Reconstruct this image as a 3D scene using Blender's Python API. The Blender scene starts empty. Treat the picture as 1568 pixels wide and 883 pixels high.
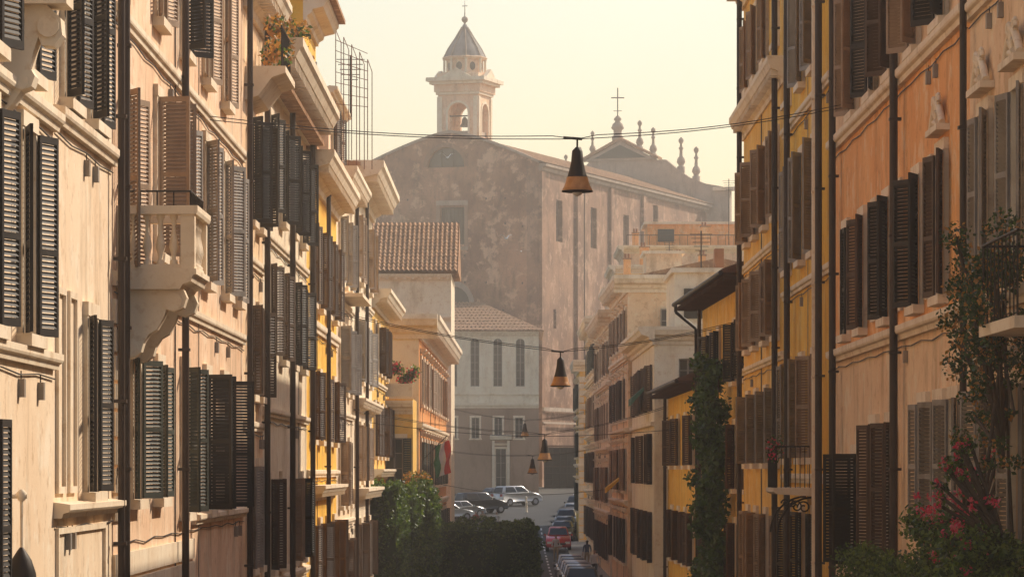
import bpy, bmesh, math, random
from mathutils import Vector, Matrix, noise
random.seed(11)
R=random.Random(5)
RC=random.Random(21)
sc=bpy.context.scene
COL=sc.collection
# ------------------------------------------------------------------ materials
M={}
def newmat(name):
    m=bpy.data.materials.new(name); m.use_nodes=True
    nt=m.node_tree; b=nt.nodes['Principled BSDF']; M[name]=m
    return m,nt,b
def rgba(c): return (c[0],c[1],c[2],1)
def surf(name,c1,c2=None,scale=.5,rough=.9,streak=.35,bump=.25,fine=9,metal=0,spec=.3,contrast=(.35,.68),patch=None,pk=.7,grime=0):
    m,nt,b=newmat(name); N=nt.nodes; L=nt.links
    b.inputs['Roughness'].default_value=rough; b.inputs['Metallic'].default_value=metal
    b.inputs['Specular IOR Level'].default_value=spec
    if c2 is None: c2=tuple(x*.7 for x in c1)
    tc=N.new('ShaderNodeTexCoord')
    n1=N.new('ShaderNodeTexNoise'); n1.inputs['Scale'].default_value=scale; n1.inputs['Detail'].default_value=9; n1.inputs['Roughness'].default_value=.62
    L.new(tc.outputs['Object'],n1.inputs['Vector'])
    r1=N.new('ShaderNodeValToRGB'); r1.color_ramp.elements[0].position=contrast[0]; r1.color_ramp.elements[1].position=contrast[1]
    r1.color_ramp.elements[0].color=rgba(c2); r1.color_ramp.elements[1].color=rgba(c1)
    L.new(n1.outputs['Fac'],r1.inputs['Fac'])
    out=r1.outputs['Color']
    if patch:
        n4=N.new('ShaderNodeTexNoise'); n4.inputs['Scale'].default_value=scale*2.7; n4.inputs['Detail'].default_value=10; n4.inputs['Roughness'].default_value=.7
        mp=N.new('ShaderNodeMapping'); mp.inputs['Location'].default_value=(13,5,7)
        L.new(tc.outputs['Object'],mp.inputs['Vector']); L.new(mp.outputs[0],n4.inputs['Vector'])
        r4=N.new('ShaderNodeValToRGB'); r4.color_ramp.elements[0].position=.53; r4.color_ramp.elements[1].position=.59
        L.new(n4.outputs['Fac'],r4.inputs['Fac'])
        mx=N.new('ShaderNodeMixRGB'); mx.inputs[2].default_value=rgba(patch); L.new(out,mx.inputs[1]); 
        ml=N.new('ShaderNodeMath'); ml.operation='MULTIPLY'; ml.inputs[1].default_value=pk
        L.new(r4.outputs['Color'],ml.inputs[0]); L.new(ml.outputs[0],mx.inputs[0]); out=mx.outputs[0]
    if streak>0:
        mp=N.new('ShaderNodeMapping'); mp.inputs['Scale'].default_value=(1.0,1.0,.3)
        L.new(tc.outputs['Object'],mp.inputs['Vector'])
        n2=N.new('ShaderNodeTexNoise'); n2.inputs['Scale'].default_value=1.1; n2.inputs['Detail'].default_value=9; n2.inputs['Roughness'].default_value=.7
        L.new(mp.outputs[0],n2.inputs['Vector'])
        r2=N.new('ShaderNodeValToRGB'); r2.color_ramp.elements[0].position=.32; r2.color_ramp.elements[1].position=.49
        k=1-streak; r2.color_ramp.elements[0].color=(k,k*.93,k*.84,1); r2.color_ramp.elements[1].color=(1,1,1,1)
        L.new(n2.outputs['Fac'],r2.inputs['Fac'])
        mx=N.new('ShaderNodeMixRGB'); mx.blend_type='MULTIPLY'; mx.inputs[0].default_value=1
        L.new(out,mx.inputs[1]); L.new(r2.outputs['Color'],mx.inputs[2]); out=mx.outputs[0]
    if grime>0:
        n5=N.new('ShaderNodeTexNoise'); n5.inputs['Scale'].default_value=3.2; n5.inputs['Detail'].default_value=10; n5.inputs['Roughness'].default_value=.75
        L.new(tc.outputs['Object'],n5.inputs['Vector'])
        r5=N.new('ShaderNodeValToRGB'); r5.color_ramp.elements[0].position=.36; r5.color_ramp.elements[1].position=.46
        k=1-grime; r5.color_ramp.elements[0].color=(k,k*.9,k*.8,1); r5.color_ramp.elements[1].color=(1,1,1,1)
        L.new(n5.outputs['Fac'],r5.inputs['Fac'])
        mx=N.new('ShaderNodeMixRGB'); mx.blend_type='MULTIPLY'; mx.inputs[0].default_value=1
        L.new(out,mx.inputs[1]); L.new(r5.outputs['Color'],mx.inputs[2]); out=mx.outputs[0]
    L.new(out,b.inputs['Base Color'])
    if bump>0:
        n3=N.new('ShaderNodeTexNoise'); n3.inputs['Scale'].default_value=fine; n3.inputs['Detail'].default_value=6
        L.new(tc.outputs['Object'],n3.inputs['Vector'])
        bp=N.new('ShaderNodeBump'); bp.inputs['Strength'].default_value=bump; bp.inputs['Distance'].default_value=.02
        L.new(n3.outputs['Fac'],bp.inputs['Height']); L.new(bp.outputs[0],b.inputs['Normal'])
    return m
surf('cream_plaster',(.86,.68,.48),(.79,.58,.38),.35,streak=.3,patch=(.87,.75,.58),pk=.6,grime=.22)
surf('peach_plaster',(.85,.60,.40),(.77,.50,.31),.4,streak=.32,patch=(.86,.70,.52),pk=.6,grime=.22)
surf('pink_plaster',(.86,.62,.38),(.79,.52,.30),.4,streak=.32,patch=(.86,.71,.50),pk=.6,grime=.2)
surf('pale_plaster',(.86,.74,.56),(.80,.65,.46),.4,streak=.25,patch=(.76,.60,.43),pk=.5,grime=.15)
surf('yellow_plaster',(.90,.53,.07),(.84,.43,.04),.4,streak=.26,patch=(.86,.58,.18),grime=.2)
surf('ochre_plaster',(.88,.56,.14),(.82,.46,.09),.4,streak=.26,patch=(.84,.61,.28),grime=.18)
surf('orange_plaster',(.84,.37,.11),(.76,.29,.08),.45,streak=.3,patch=(.82,.48,.23),grime=.15)
surf('salmon_plaster',(.86,.44,.16),(.79,.35,.11),.45,streak=.32,patch=(.86,.58,.32),grime=.22)
surf('brown_plaster',(.42,.27,.18),(.32,.20,.13),.4,streak=.3)
surf('trim_stone',(.86,.73,.55),(.76,.60,.42),.9,streak=.25,bump=.35,grime=.15)
surf('grey_stone',(.50,.39,.30),(.36,.27,.20),.8,streak=.35,bump=.4)
surf('travertine',(.78,.66,.49),(.64,.51,.36),1.2,streak=.28,bump=.5)
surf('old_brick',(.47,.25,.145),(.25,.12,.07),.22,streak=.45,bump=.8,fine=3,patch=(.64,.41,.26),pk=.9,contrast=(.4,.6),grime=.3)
surf('old_brick_shaded',(.35,.19,.115),(.20,.105,.065),.22,streak=.45,bump=.8,fine=3,patch=(.47,.29,.19),pk=.9,contrast=(.4,.6),grime=.3)  # same brick as old_brick, with the side wall's shade put into its colour
surf('roof_tile',(.48,.25,.12),(.24,.12,.06),1.6,streak=0,bump=.6,fine=6,patch=(.58,.38,.22))
surf('roof_tile_dark',(.16,.09,.06),(.09,.055,.04),1.2,streak=0,bump=.5)
surf('wood_soffit',(.10,.055,.03),(.06,.035,.02),1,streak=0)
surf('lead_dome',(.34,.31,.28),(.22,.20,.18),.6,streak=.4)
surf('shutter_black',(.022,.016,.012),(.012,.009,.007),2,rough=.6,streak=.1,bump=0)
surf('shutter_brown',(.10,.056,.032),(.06,.034,.019),2,rough=.65,streak=.25,bump=0)
surf('shutter_green',(.05,.058,.043),(.033,.038,.028),2,rough=.65,streak=.25,bump=0)
surf('shutter_grey',(.34,.30,.26),(.23,.20,.17),2,rough=.7,streak=.3,bump=0)
surf('shutter_taupe',(.36,.25,.165),(.25,.165,.105),2,rough=.7,streak=.3,bump=0)
surf('iron',(.015,.012,.010),(.03,.018,.012),3,rough=.55,streak=0,bump=0,metal=.3)
surf('pipe_brown',(.035,.02,.013),(.05,.03,.02),2,rough=.5,streak=.1,bump=0)
surf('window_frame',(.35,.28,.22),(.25,.2,.15),2,rough=.6,streak=0,bump=0)
surf('asphalt',(.062,.060,.058),(.042,.04,.038),.5,rough=.85,streak=0,bump=.4,fine=20)
surf('ground_earth',(.10,.09,.075),(.07,.06,.05),.1,streak=0)
surf('pavement_stone',(.30,.27,.23),(.22,.19,.16),1.2,streak=0,bump=.4)
surf('road_paint',(.78,.76,.72),(.6,.58,.55),3,streak=0,bump=0)
def leafmat(name,c):
    m,nt,b=newmat(name); b.inputs['Base Color'].default_value=rgba(c); b.inputs['Roughness'].default_value=.5
    tr=nt.nodes.new('ShaderNodeBsdfTranslucent'); tr.inputs[0].default_value=(min(1,c[0]*1.6),min(1,c[1]*1.6),c[2]*.8,1)
    mx=nt.nodes.new('ShaderNodeMixShader'); mx.inputs[0].default_value=.35
    nt.links.new(b.outputs[0],mx.inputs[1]); nt.links.new(tr.outputs[0],mx.inputs[2]); nt.links.new(mx.outputs[0],nt.nodes['Material Output'].inputs[0])
leafmat('leaf_dark',(.028,.055,.014)); leafmat('leaf_mid',(.06,.11,.022)); leafmat('leaf_light',(.13,.18,.035)); leafmat('leaf_dry',(.42,.20,.06)); leafmat('flower_red',(.58,.03,.10)); leafmat('flower_pink',(.6,.13,.2))
surf('bark',(.09,.06,.04),(.05,.035,.025),3,streak=0)
surf('lamp_shade_amber',(.55,.28,.09),(.38,.17,.05),6,rough=.4,streak=0,bump=0)
surf('terracotta',(.42,.18,.08),(.32,.13,.06),2,streak=.1)
surf('rust_metal',(.30,.11,.06),(.18,.07,.04),3,streak=0,bump=0,rough=.6)
surf('bronze',(.10,.12,.09),(.06,.07,.05),3,streak=0,bump=0,rough=.5)
surf('rubber',(.012,.012,.012),(.02,.02,.02),5,streak=0,bump=0)
surf('skin',(.50,.29,.20),(.45,.25,.17),5,streak=0,bump=0,rough=.6)
surf('hair',(.04,.025,.018),(.03,.02,.014),8,streak=0,bump=0)
for n,c in dict(cloth_white=(.65,.62,.58),cloth_blue=(.06,.09,.16),cloth_dark=(.03,.03,.035),cloth_red=(.4,.08,.05),cloth_tan=(.38,.28,.18),
                flag_green=(.03,.20,.07),flag_white=(.7,.68,.64),flag_red=(.6,.04,.03),feather_white=(.8,.78,.75),feather_grey=(.4,.4,.41),
                awning_yellow=(.75,.40,.03),awning_green=(.05,.13,.09)).items():
    surf(n,c,tuple(x*.85 for x in c),4,streak=0,bump=0,rough=.85)
for n,c in dict(paint_red=(.60,.012,.012),paint_white=(.70,.69,.68),paint_silver=(.38,.38,.39),paint_dark=(.03,.032,.036),paint_grey=(.14,.145,.15),paint_blue=(.04,.07,.13)).items():
    m=surf(n,c,tuple(x*.93 for x in c),2,streak=0,bump=0,rough=.28,spec=.5,metal=.1)
    m.node_tree.nodes['Principled BSDF'].inputs['Coat Weight'].default_value=.6
m,nt,b=newmat('glass_dark'); b.inputs['Base Color'].default_value=(.02,.025,.028,1); b.inputs['Roughness'].default_value=.15; b.inputs['Specular IOR Level'].default_value=.4
m,nt,b=newmat('tail_light'); b.inputs['Base Color'].default_value=(.35,.01,.01,1); b.inputs['Roughness'].default_value=.3
m,nt,b=newmat('head_light'); b.inputs['Base Color'].default_value=(.7,.7,.68,1); b.inputs['Roughness'].default_value=.2
m,nt,b=newmat('haze_air'); nt.nodes.remove(b)
vs=nt.nodes.new('ShaderNodeVolumeScatter'); vs.inputs['Color'].default_value=(1,.87,.74,1); vs.inputs['Density'].default_value=.00085; vs.inputs['Anisotropy'].default_value=.6
nt.links.new(vs.outputs[0],nt.nodes['Material Output'].inputs['Volume'])

# ------------------------------------------------------------------ mesh builder
class Fr:
    def __init__(s,p0,p1,side='L'):
        s.p0=Vector((p0[0],p0[1],0)); d=Vector((p1[0],p1[1],0))-s.p0; s.L=d.length; s.t=d.normalized()
        s.n=Vector((s.t.y,-s.t.x,0)) if side=='L' else Vector((-s.t.y,s.t.x,0))
    def P(s,a,d,z): return s.p0+s.t*a+s.n*d+Vector((0,0,z))
    def A(s,y): return (y-s.p0.y)/s.t.y
class MB:
    def __init__(s): s.v=[];s.f=[];s.m=[];s.s=[]
    def poly(s,pts,mat,sm=False):
        i=len(s.v); s.v.extend([tuple(p) for p in pts]); s.f.append(tuple(range(i,i+len(pts)))); s.m.append(mat); s.s.append(sm)
    def faces(s,pts,fs,mat,sm=False):
        i=len(s.v); s.v.extend([tuple(p) for p in pts])
        for f in fs: s.f.append(tuple(i+k for k in f)); s.m.append(mat); s.s.append(sm)
    def obox(s,o,ex,ey,ez,mat):
        P=[o,o+ex,o+ex+ey,o+ey,o+ez,o+ex+ez,o+ex+ey+ez,o+ey+ez]
        s.faces(P,[(0,3,2,1),(4,5,6,7),(0,1,5,4),(1,2,6,5),(2,3,7,6),(3,0,4,7)],mat)
    def box(s,fr,a0,a1,d0,d1,z0,z1,mat):
        s.obox(fr.P(a0,d0,z0),fr.t*(a1-a0),fr.n*(d1-d0),Vector((0,0,z1-z0)),mat)
    def wbox(s,x0,x1,y0,y1,z0,z1,mat):
        s.obox(Vector((x0,y0,z0)),Vector((x1-x0,0,0)),Vector((0,y1-y0,0)),Vector((0,0,z1-z0)),mat)
    def prism(s,fr,prof,a0,a1,mat,cap=True,sm=False):
        n=len(prof); A=[fr.P(a0,d,z) for d,z in prof]; B=[fr.P(a1,d,z) for d,z in prof]
        s.faces(A+B,[(i,(i+1)%n,n+(i+1)%n,n+i) for i in range(n)],mat,sm)
        if cap: s.poly(A[::-1],mat); s.poly(B,mat)
    def plate(s,fr,prof,d0,d1,mat):   # prof in (a,z), extruded along n
        n=len(prof); A=[fr.P(a,d0,z) for a,z in prof]; B=[fr.P(a,d1,z) for a,z in prof]
        s.faces(A+B,[(i,(i+1)%n,n+(i+1)%n,n+i) for i in range(n)],mat); s.poly(A[::-1],mat); s.poly(B,mat)
    def tube(s,p,q,r,mat,seg=6,r2=None):
        p=Vector(p);q=Vector(q); d=(q-p)
        if d.length<1e-6: return
        d.normalize(); u=d.orthogonal().normalized(); w=d.cross(u); r2=r if r2 is None else r2
        A=[p+(u*math.cos(k*6.28318/seg)+w*math.sin(k*6.28318/seg))*r for k in range(seg)]
        B=[q+(u*math.cos(k*6.28318/seg)+w*math.sin(k*6.28318/seg))*r2 for k in range(seg)]
        s.faces(A+B,[(i,(i+1)%seg,seg+(i+1)%seg,seg+i) for i in range(seg)],mat,True); s.poly(A[::-1],mat); s.poly(B,mat)
    def path(s,pts,r,mat,seg=6):
        for i in range(len(pts)-1): s.tube(pts[i],pts[i+1],r,mat,seg)
    def lathe(s,c,prof,mat,seg=12,rot=0):
        c=Vector(c); n=len(prof); P=[]
        for r,z in prof:
            for k in range(seg):
                a=k*6.283185/seg+rot; P.append(c+Vector((r*math.cos(a),r*math.sin(a),z)))
        fs=[]
        for j in range(n-1):
            for k in range(seg): fs.append((j*seg+k,j*seg+(k+1)%seg,(j+1)*seg+(k+1)%seg,(j+1)*seg+k))
        s.faces(P,fs,mat,seg>8)
        s.poly(P[:seg][::-1],mat); s.poly(P[-seg:],mat)
    def build(s,name,parent=None,recalc=True):
        if not s.f: return None
        me=bpy.data.meshes.new(name); me.from_pydata(s.v,[],s.f)
        names=sorted(set(s.m)); idx={n:i for i,n in enumerate(names)}
        for n in names: me.materials.append(M[n])
        me.polygons.foreach_set('material_index',[idx[x] for x in s.m]); me.polygons.foreach_set('use_smooth',s.s)
        if recalc:
            bm=bmesh.new(); bm.from_mesh(me); bmesh.ops.recalc_face_normals(bm,faces=bm.faces[:]); bm.to_mesh(me); bm.free()
        me.update()
        ob=bpy.data.objects.new(name,me); COL.objects.link(ob)
        if parent: ob.parent=parent; ob.matrix_parent_inverse=Matrix.Translation(-parent.location)
        return ob
def empty(name,loc=(0,0,0)):
    e=bpy.data.objects.new(name,None); e.location=loc; e.empty_display_size=.5; COL.objects.link(e); return e

def wall(mb,fr,L,zb,zt,ops,mat,rev=.24,zones=None):
    """ops: (a0,a1,z0,z1,arch)"""
    ac=sorted(set([0,L]+[o[0] for o in ops]+[o[1] for o in ops])); zc=sorted(set([zb,zt]+[o[2] for o in ops]+[o[3] for o in ops]+[z for z,_ in (zones or [])]))
    ac=[a for a in ac if 0<=a<=L]; zc=[z for z in zc if zb<=z<=zt]
    for i in range(len(ac)-1):
        for j in range(len(zc)-1):
            a=(ac[i]+ac[i+1])/2; z=(zc[j]+zc[j+1])/2
            if any(o[0]<a<o[1] and o[2]<z<o[3] for o in ops): continue
            mm=mat
            for zz,m2 in (zones or []):
                if z<zz: mm=m2; break
            mb.poly([fr.P(ac[i],0,zc[j]),fr.P(ac[i+1],0,zc[j]),fr.P(ac[i+1],0,zc[j+1]),fr.P(ac[i],0,zc[j+1])],mm)
    for o in ops:
        a0,a1,z0,z1=o[:4]; arch=len(o)>4 and o[4]
        mm=mat
        for zz,m2 in (zones or []):
            if (z0+z1)/2<zz: mm=m2; break
        for A,B in (((a0,z0),(a1,z0)),((a1,z0),(a1,z1)),((a1,z1),(a0,z1)),((a0,z1),(a0,z0))):
            mb.poly([fr.P(A[0],0,A[1]),fr.P(B[0],0,B[1]),fr.P(B[0],-rev,B[1]),fr.P(A[0],-rev,A[1])],mm)
        if arch:
            r=(a1-a0)/2; c=(a0+a1)/2; zs=z1-r
            for sgn in (-1,1):
                arc=[(c+sgn*r*math.cos(t*math.pi/12),zs+r*math.sin(t*math.pi/12)) for t in range(7)]
                corner=(c+sgn*r,z1)
                for k in range(6):
                    mb.poly([fr.P(*(corner[0],0,corner[1])),fr.P(arc[k][0],0,arc[k][1]),fr.P(arc[k+1][0],0,arc[k+1][1])],mm)
                    mb.poly([fr.P(arc[k][0],0,arc[k][1]),fr.P(arc[k+1][0],0,arc[k+1][1]),fr.P(arc[k+1][0],-rev,arc[k+1][1]),fr.P(arc[k][0],-rev,arc[k][1])],mm)
def sash(mb,fr,a0,a1,z0,z1,rev=.24,bars=2,fm='window_frame'):
    d=-rev+.01; g=.06
    mb.poly([fr.P(a0,d,z0),fr.P(a1,d,z0),fr.P(a1,d,z1),fr.P(a0,d,z1)],'glass_dark')
    mb.box(fr,a0,a0+g,d+.002,d+.05,z0,z1,fm); mb.box(fr,a1-g,a1,d+.002,d+.05,z0,z1,fm)
    mb.box(fr,a0+g,a1-g,d+.002,d+.05,z0,z0+g,fm); mb.box(fr,a0+g,a1-g,d+.002,d+.05,z1-g,z1,fm)
    c=(a0+a1)/2; mb.box(fr,c-.04,c+.04,d+.002,d+.06,z0+g,z1-g,fm)
    for k in range(1,bars+1):
        z=z0+(z1-z0)*k/(bars+1)
        mb.box(fr,a0+g,c-.04,d+.002,d+.04,z-.02,z+.02,fm); mb.box(fr,c+.04,a1-g,d+.002,d+.04,z-.02,z+.02,fm)
def shutter(mb,fr,ha,z0,z1,w,sg,th,mat,d=.08,pitch=.062):
    th=math.radians(th); e=fr.n*math.sin(th)+fr.t*(math.cos(th)*sg); Z=Vector((0,0,1)); k=e.cross(Z).normalized()
    o=fr.P(ha,d,z0); T=.04; st=.055; h=z1-z0
    ob=lambda u0,u1,v0,v1: mb.obox(o+e*u0+Z*v0-k*(T/2),e*(u1-u0),k*T,Z*(v1-v0),mat)
    ob(0,st,0,h); ob(w-st,w,0,h)
    ob(st,w-st,0,.1); ob(st,w-st,h-.09,h); m=h*R.choice([.42,.5]); ob(st,w-st,m-.04,m+.04)
    tilt=R.choice([.022,.022,.012,.026])
    for (b0,b1) in ((.1,m-.04),(m+.04,h-.09)):
        n=max(1,int((b1-b0)/pitch)); p=(b1-b0)/n
        for i in range(n):
            zc=b0+(i+.5)*p
            A=o+e*st+Z*(zc-p*.42)+k*tilt; B=o+e*st+Z*(zc+p*.42)-k*tilt
            mb.poly([A,A+e*(w-2*st),B+e*(w-2*st),B],mat)

CORN=[(0,0),(.12,0),(.16,.14),(.34,.22),(.38,.34),(.82,.42),(.92,.56),(1,.62),(1,.78),(0,.78)]
class Building:
    def __init__(s,name,p0,p1,side,zb,zt,mat,depth=10,zones=None,roof=True,ov=.5,trim='trim_stone',rise=1.6,roofmat='roof_tile'):
        s.fr=Fr(p0,p1,side); s.L=s.fr.L; s.zb=zb; s.zt=zt; s.mat=mat; s.depth=depth; s.zones=zones; s.ops=[]; s.trim=trim
        s.e=empty(name,(p0[0],p0[1],zb)); s.w=MB(); s.t=MB(); s.g=MB(); s.sh=MB(); s.p=MB(); s.r=MB(); s.x=MB()
        s.roof=roof; s.ov=ov; s.rise=rise; s.roofmat=roofmat; s.bandz=[]
        s.y=abs(s.fr.t.y)>.7
    def a(s,y): return s.fr.A(y) if s.y else (y-s.fr.p0.x)/s.fr.t.x
    def bays(s,ys,z0,z1,w=1.05,sh='shutter_black',ang=(140,174),sur=True,hood=None,arch=False,skip=(),bars=2,pitch=.062,closed=.1,sill=True,rev=.24):
        fr=s.fr
        for i,y in enumerate(ys):
            c=s.a(y); a0=c-w/2; a1=c+w/2
            if a0<.05 or a1>s.L-.05: continue
            s.ops.append((a0,a1,z0,z1,arch)); sash(s.g,fr,a0,a1,z0,z1,rev=rev,bars=bars)
            if sur:
                f=.17
                if not arch:
                    s.t.box(fr,a0-f,a0,0.001,.07,z0,z1,s.trim); s.t.box(fr,a1,a1+f,0.001,.07,z0,z1,s.trim)
                    s.t.box(fr,a0-f-.02,a1+f+.02,0.001,.085,z1,z1+.19,s.trim)
            if sill: s.t.box(fr,a0-.25,a1+.25,0.001,.19,z0-.15,z0-.001,s.trim)
            if hood=='flat': s.t.prism(fr,[(.001,z1+.3),(.1,z1+.3),(.16,z1+.38),(.28,z1+.42),(.28,z1+.5),(.001,z1+.54)],a0-.3,a1+.3,s.trim)
            if hood=='ped':
                zz=z1+.3; s.t.box(fr,a0-.32,a1+.32,.001,.22,zz,zz+.1,s.trim)
                for sg in (-1,1):
                    s.t.path([fr.P(c+sg*(.78-.12*k/3-.0)+sg*(-.55*(k/9)),.12,zz+.12+.42*math.sin(k/9*1.5)) for k in range(10)],.06,s.trim,8)
                    s.t.path([fr.P(c+sg*.3+.14*(1-k/14)*math.cos(k*.6)*sg,.13,zz+.5+.14*(1-k/14)*math.sin(k*.6)) for k in range(12)],.04,s.trim,6)
                for k in range(7):
                    t=math.pi*k/6; s.t.tube(fr.P(c,.1,zz+.15),fr.P(c+.24*math.cos(t),.13,zz+.2+.32*math.sin(t)),.03,s.trim,6,.055)
            if sh and i not in skip:
                q=R.random(); sw=w/2+.02
                if q<closed: t1=R.uniform(0,4);t2=R.uniform(0,6)
                else: t1=R.uniform(*ang); t2=R.uniform(*ang)
                m=sh if isinstance(sh,str) else R.choice(sh)
                dd=.1 if sur else .03
                shutter(s.sh,fr,a0,z0+.01,z1-.01,sw-.025,1,t1,m,dd,pitch); shutter(s.sh,fr,a1,z0+.01,z1-.01,sw-.025,-1,t2,m,dd+.004,pitch)
    def band(s,z0,z1,p=.1,mat=None,a0=0,a1=None,steps=False):
        a1=s.L if a1 is None else a1; h=z1-z0; s.bandz.append(z0)
        s.t.prism(s.fr,[(.002,z0),(p*.5,z0),(p*.6,z0+h*.35),(p*.9,z0+h*.45),(p,z0+h*.6),(p,z1),(.002,z1+.03)],a0+.001,a1-.001,mat or s.trim)
    def cornice(s,z,p=.8,sc_=1.0,mat=None,dent=True,a0=-.0,a1=None):
        a1=s.L if a1 is None else a1
        s.t.prism(s.fr,[(.003+d*p,z+h*sc_) for d,h in CORN],a0,a1,mat or s.trim)
        if dent:
            a=a0+.2
            while a<a1-.2:
                s.t.box(s.fr,a,a+.14,.16*p+.002,.8*p,z+.22*sc_,z+.415*sc_,mat or s.trim); a+=.55
    def pipe(s,y,r=.06,z0=None,z1=None,mat='pipe_brown'):
        a=s.a(y); z0=s.zb if z0 is None else z0; z1=s.zt if z1 is None else z1
        s.p.tube(s.fr.P(a,r+.12,z0),s.fr.P(a,r+.12,z1),r,mat,8)
        z=z0+.8
        while z<z1: s.p.box(s.fr,a-r-.02,a+r+.02,.06,.2+r,z,z+.05,mat); z+=2.1
    def panel(s,y0,y1,z0,z1,f=.09,p=.05):
        fr=s.fr;a0=s.a(y0);a1=s.a(y1)
        s.t.box(fr,a0,a0+f,.002,p,z0,z1,s.trim); s.t.box(fr,a1-f,a1,.002,p,z0,z1,s.trim)
        s.t.box(fr,a0+f,a1-f,.002,p,z0,z0+f,s.trim); s.t.box(fr,a0+f,a1-f,.002,p,z1-f,z1,s.trim)
    def rust(s,z0,z1,a0=0,a1=None,h=.42,mat=None):
        a1=s.L if a1 is None else a1; z=z0
        while z+h<=z1+.01:
            cuts=sorted([(o[0]-.18,o[1]+.18) for o in s.ops if o[2]-.16<z+h and o[3]+.2>z and o[1]>a0 and o[0]<a1]); c=a0+.002
            for q0,q1 in cuts+[(a1-.002,a1)]:
                if q0>c: s.t.box(s.fr,c,q0,.001,.06,z+.03,z+h-.03,mat or s.trim)
                c=max(c,q1)
            z+=h
    def clutter(s):
        # service cables clipped along the facade, junction boxes, vents
        fr=s.fr
        for zb_ in s.bandz[:3]:
            z=zb_-.07-RC.uniform(0,.05); n=max(2,int(s.L/1.6)); a_=.1
            pts=[fr.P(.1+(s.L-.2)*k/n,.03,z+(0 if k%2==0 else -RC.uniform(.02,.07))) for k in range(n+1)]
            s.p.path(pts,.011,'iron',4)
            for _ in range(2):
                a=RC.uniform(.5,s.L-.5)
                if any(o[0]-.8<a<o[1]+.8 and o[2]<z-.3<o[3]+.3 for o in s.ops): continue
                s.p.box(fr,a,a+.16,.003,.08,z-.32,z-.1,RC.choice(['window_frame','shutter_grey'])); s.p.tube(fr.P(a+.08,.03,z-.1),fr.P(a+.08,.03,z),.01,'iron',4)
        for _ in range(int(s.L/4)):
            a=RC.uniform(.4,s.L-.4)
            if any(o[0]-.9<a<o[1]+.9 for o in s.ops): continue
            s.p.tube(fr.P(a,.025,s.zb),fr.P(a,.025,s.zt-1),.013,RC.choice(['iron','window_frame']),4)
    def finish(s):
        fr=s.fr; D=s.depth; zb=s.zb; zt=s.zt
        if s.y: s.clutter()
        wall(s.w,fr,s.L,zb,zt,s.ops,s.mat,zones=s.zones)
        P=fr.P; L=s.L
        for q in ([P(0,0,zb),P(0,-D,zb),P(0,-D,zt),P(0,0,zt)],[P(L,0,zb),P(L,-D,zb),P(L,-D,zt),P(L,0,zt)],[P(0,-D,zb),P(L,-D,zb),P(L,-D,zt),P(0,-D,zt)],[P(0,0,zt),P(L,0,zt),P(L,-D,zt),P(0,-D,zt)]):
            s.w.poly(q,s.mat)
        if s.roof:
            o=s.ov; z=zt+.01
            s.r.prism(fr,[(o,z-.02),(o,z+.1),(-D/2,z+s.rise+.12),(-D-o,z+.1),(-D-o,z-.02)],-.15,L+.15,s.roofmat)
        for mb,n in ((s.w,'walls'),(s.t,'stone_trim'),(s.g,'windows'),(s.sh,'shutters'),(s.p,'drainpipes'),(s.r,'roof'),(s.x,'details')):
            mb.build(n,s.e,recalc=(mb is not s.w))
        return s.e

# ------------------------------------------------------------------ terrain & road
ZK=[(-200,1.5),(-40,-1.0),(0,-1.75),(40,-2.5),(80,-3.7),(120,-4.9),(160,-5.75),(200,-6.0),(225,-5.95),(262,-5.7),(290,-5.25),(315,-4.3),(340,-3.1),(370,-2.2),(400,-1.7),(470,-1.2),(800,0),(3000,0)]
def zr(y):
    for i in range(len(ZK)-1):
        if ZK[i][0]<=y<=ZK[i+1][0]:
            t=(y-ZK[i][0])/(ZK[i+1][0]-ZK[i][0]); return ZK[i][1]*(1-t)+ZK[i+1][1]*t
    return 0
def lerp(y,K):
    if y<=K[0][0]: return K[0][1]
    for i in range(len(K)-1):
        if y<=K[i+1][0]:
            t=(y-K[i][0])/(K[i+1][0]-K[i][0]); return K[i][1]*(1-t)+K[i+1][1]*t
    return K[-1][1]
RW=[(118,7),(141,6.6),(213,5.3),(283,4.9),(284,7),(330,8),(420,8)]
LW=[(181,-6),(182,-4.7),(240,-4.4),(250,-9),(420,-9)]
ys=[-200,-100,-40,-20]+list(range(0,420,6))+[420,470,600,800,1500,3000]
mb=MB(); xs=[-1500,-200,-60,-20,0,20,60,200,1500]
for i in range(len(ys)-1):
    for j in range(len(xs)-1):
        y0,y1=ys[i],ys[i+1]
        mb.poly([(xs[j],y0,zr(y0)),(xs[j+1],y0,zr(y0)),(xs[j+1],y1,zr(y1)),(xs[j],y1,zr(y1))],'ground_earth',True)
mb.build('ground',recalc=False)
def strip(name,fl,fR,off,mat,y0,y1,st=6,side=0):
    mb=MB(); y=y0
    while y<y1-1e-6:
        q=min(y+st,y1)
        mb.poly([(fl(y),y,zr(y)+off),(fR(y),y,zr(y)+off),(fR(q),q,zr(q)+off),(fl(q),q,zr(q)+off)],mat,True)
        if side:
            f=fR if side>0 else fl
            mb.poly([(f(y),y,zr(y)+off),(f(q),q,zr(q)+off),(f(q),q,zr(q)-.05),(f(y),y,zr(y)-.05)],'travertine')
        y=q
    return mb.build(name,recalc=False)
strip('road',lambda y:lerp(y,LW)+.2,lambda y:lerp(y,RW)-.2,.004,'asphalt',-60,398)
strip('pavement',lambda y:lerp(y,LW)-.3,lambda y:lerp(y,LW)+1.3,.13,'pavement_stone',-60,300,6,1)
strip('pavement',lambda y:lerp(y,RW)-1.35,lambda y:lerp(y,RW)+.3,.13,'pavement_stone',-60,398,6,-1)
mb=MB()
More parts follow.
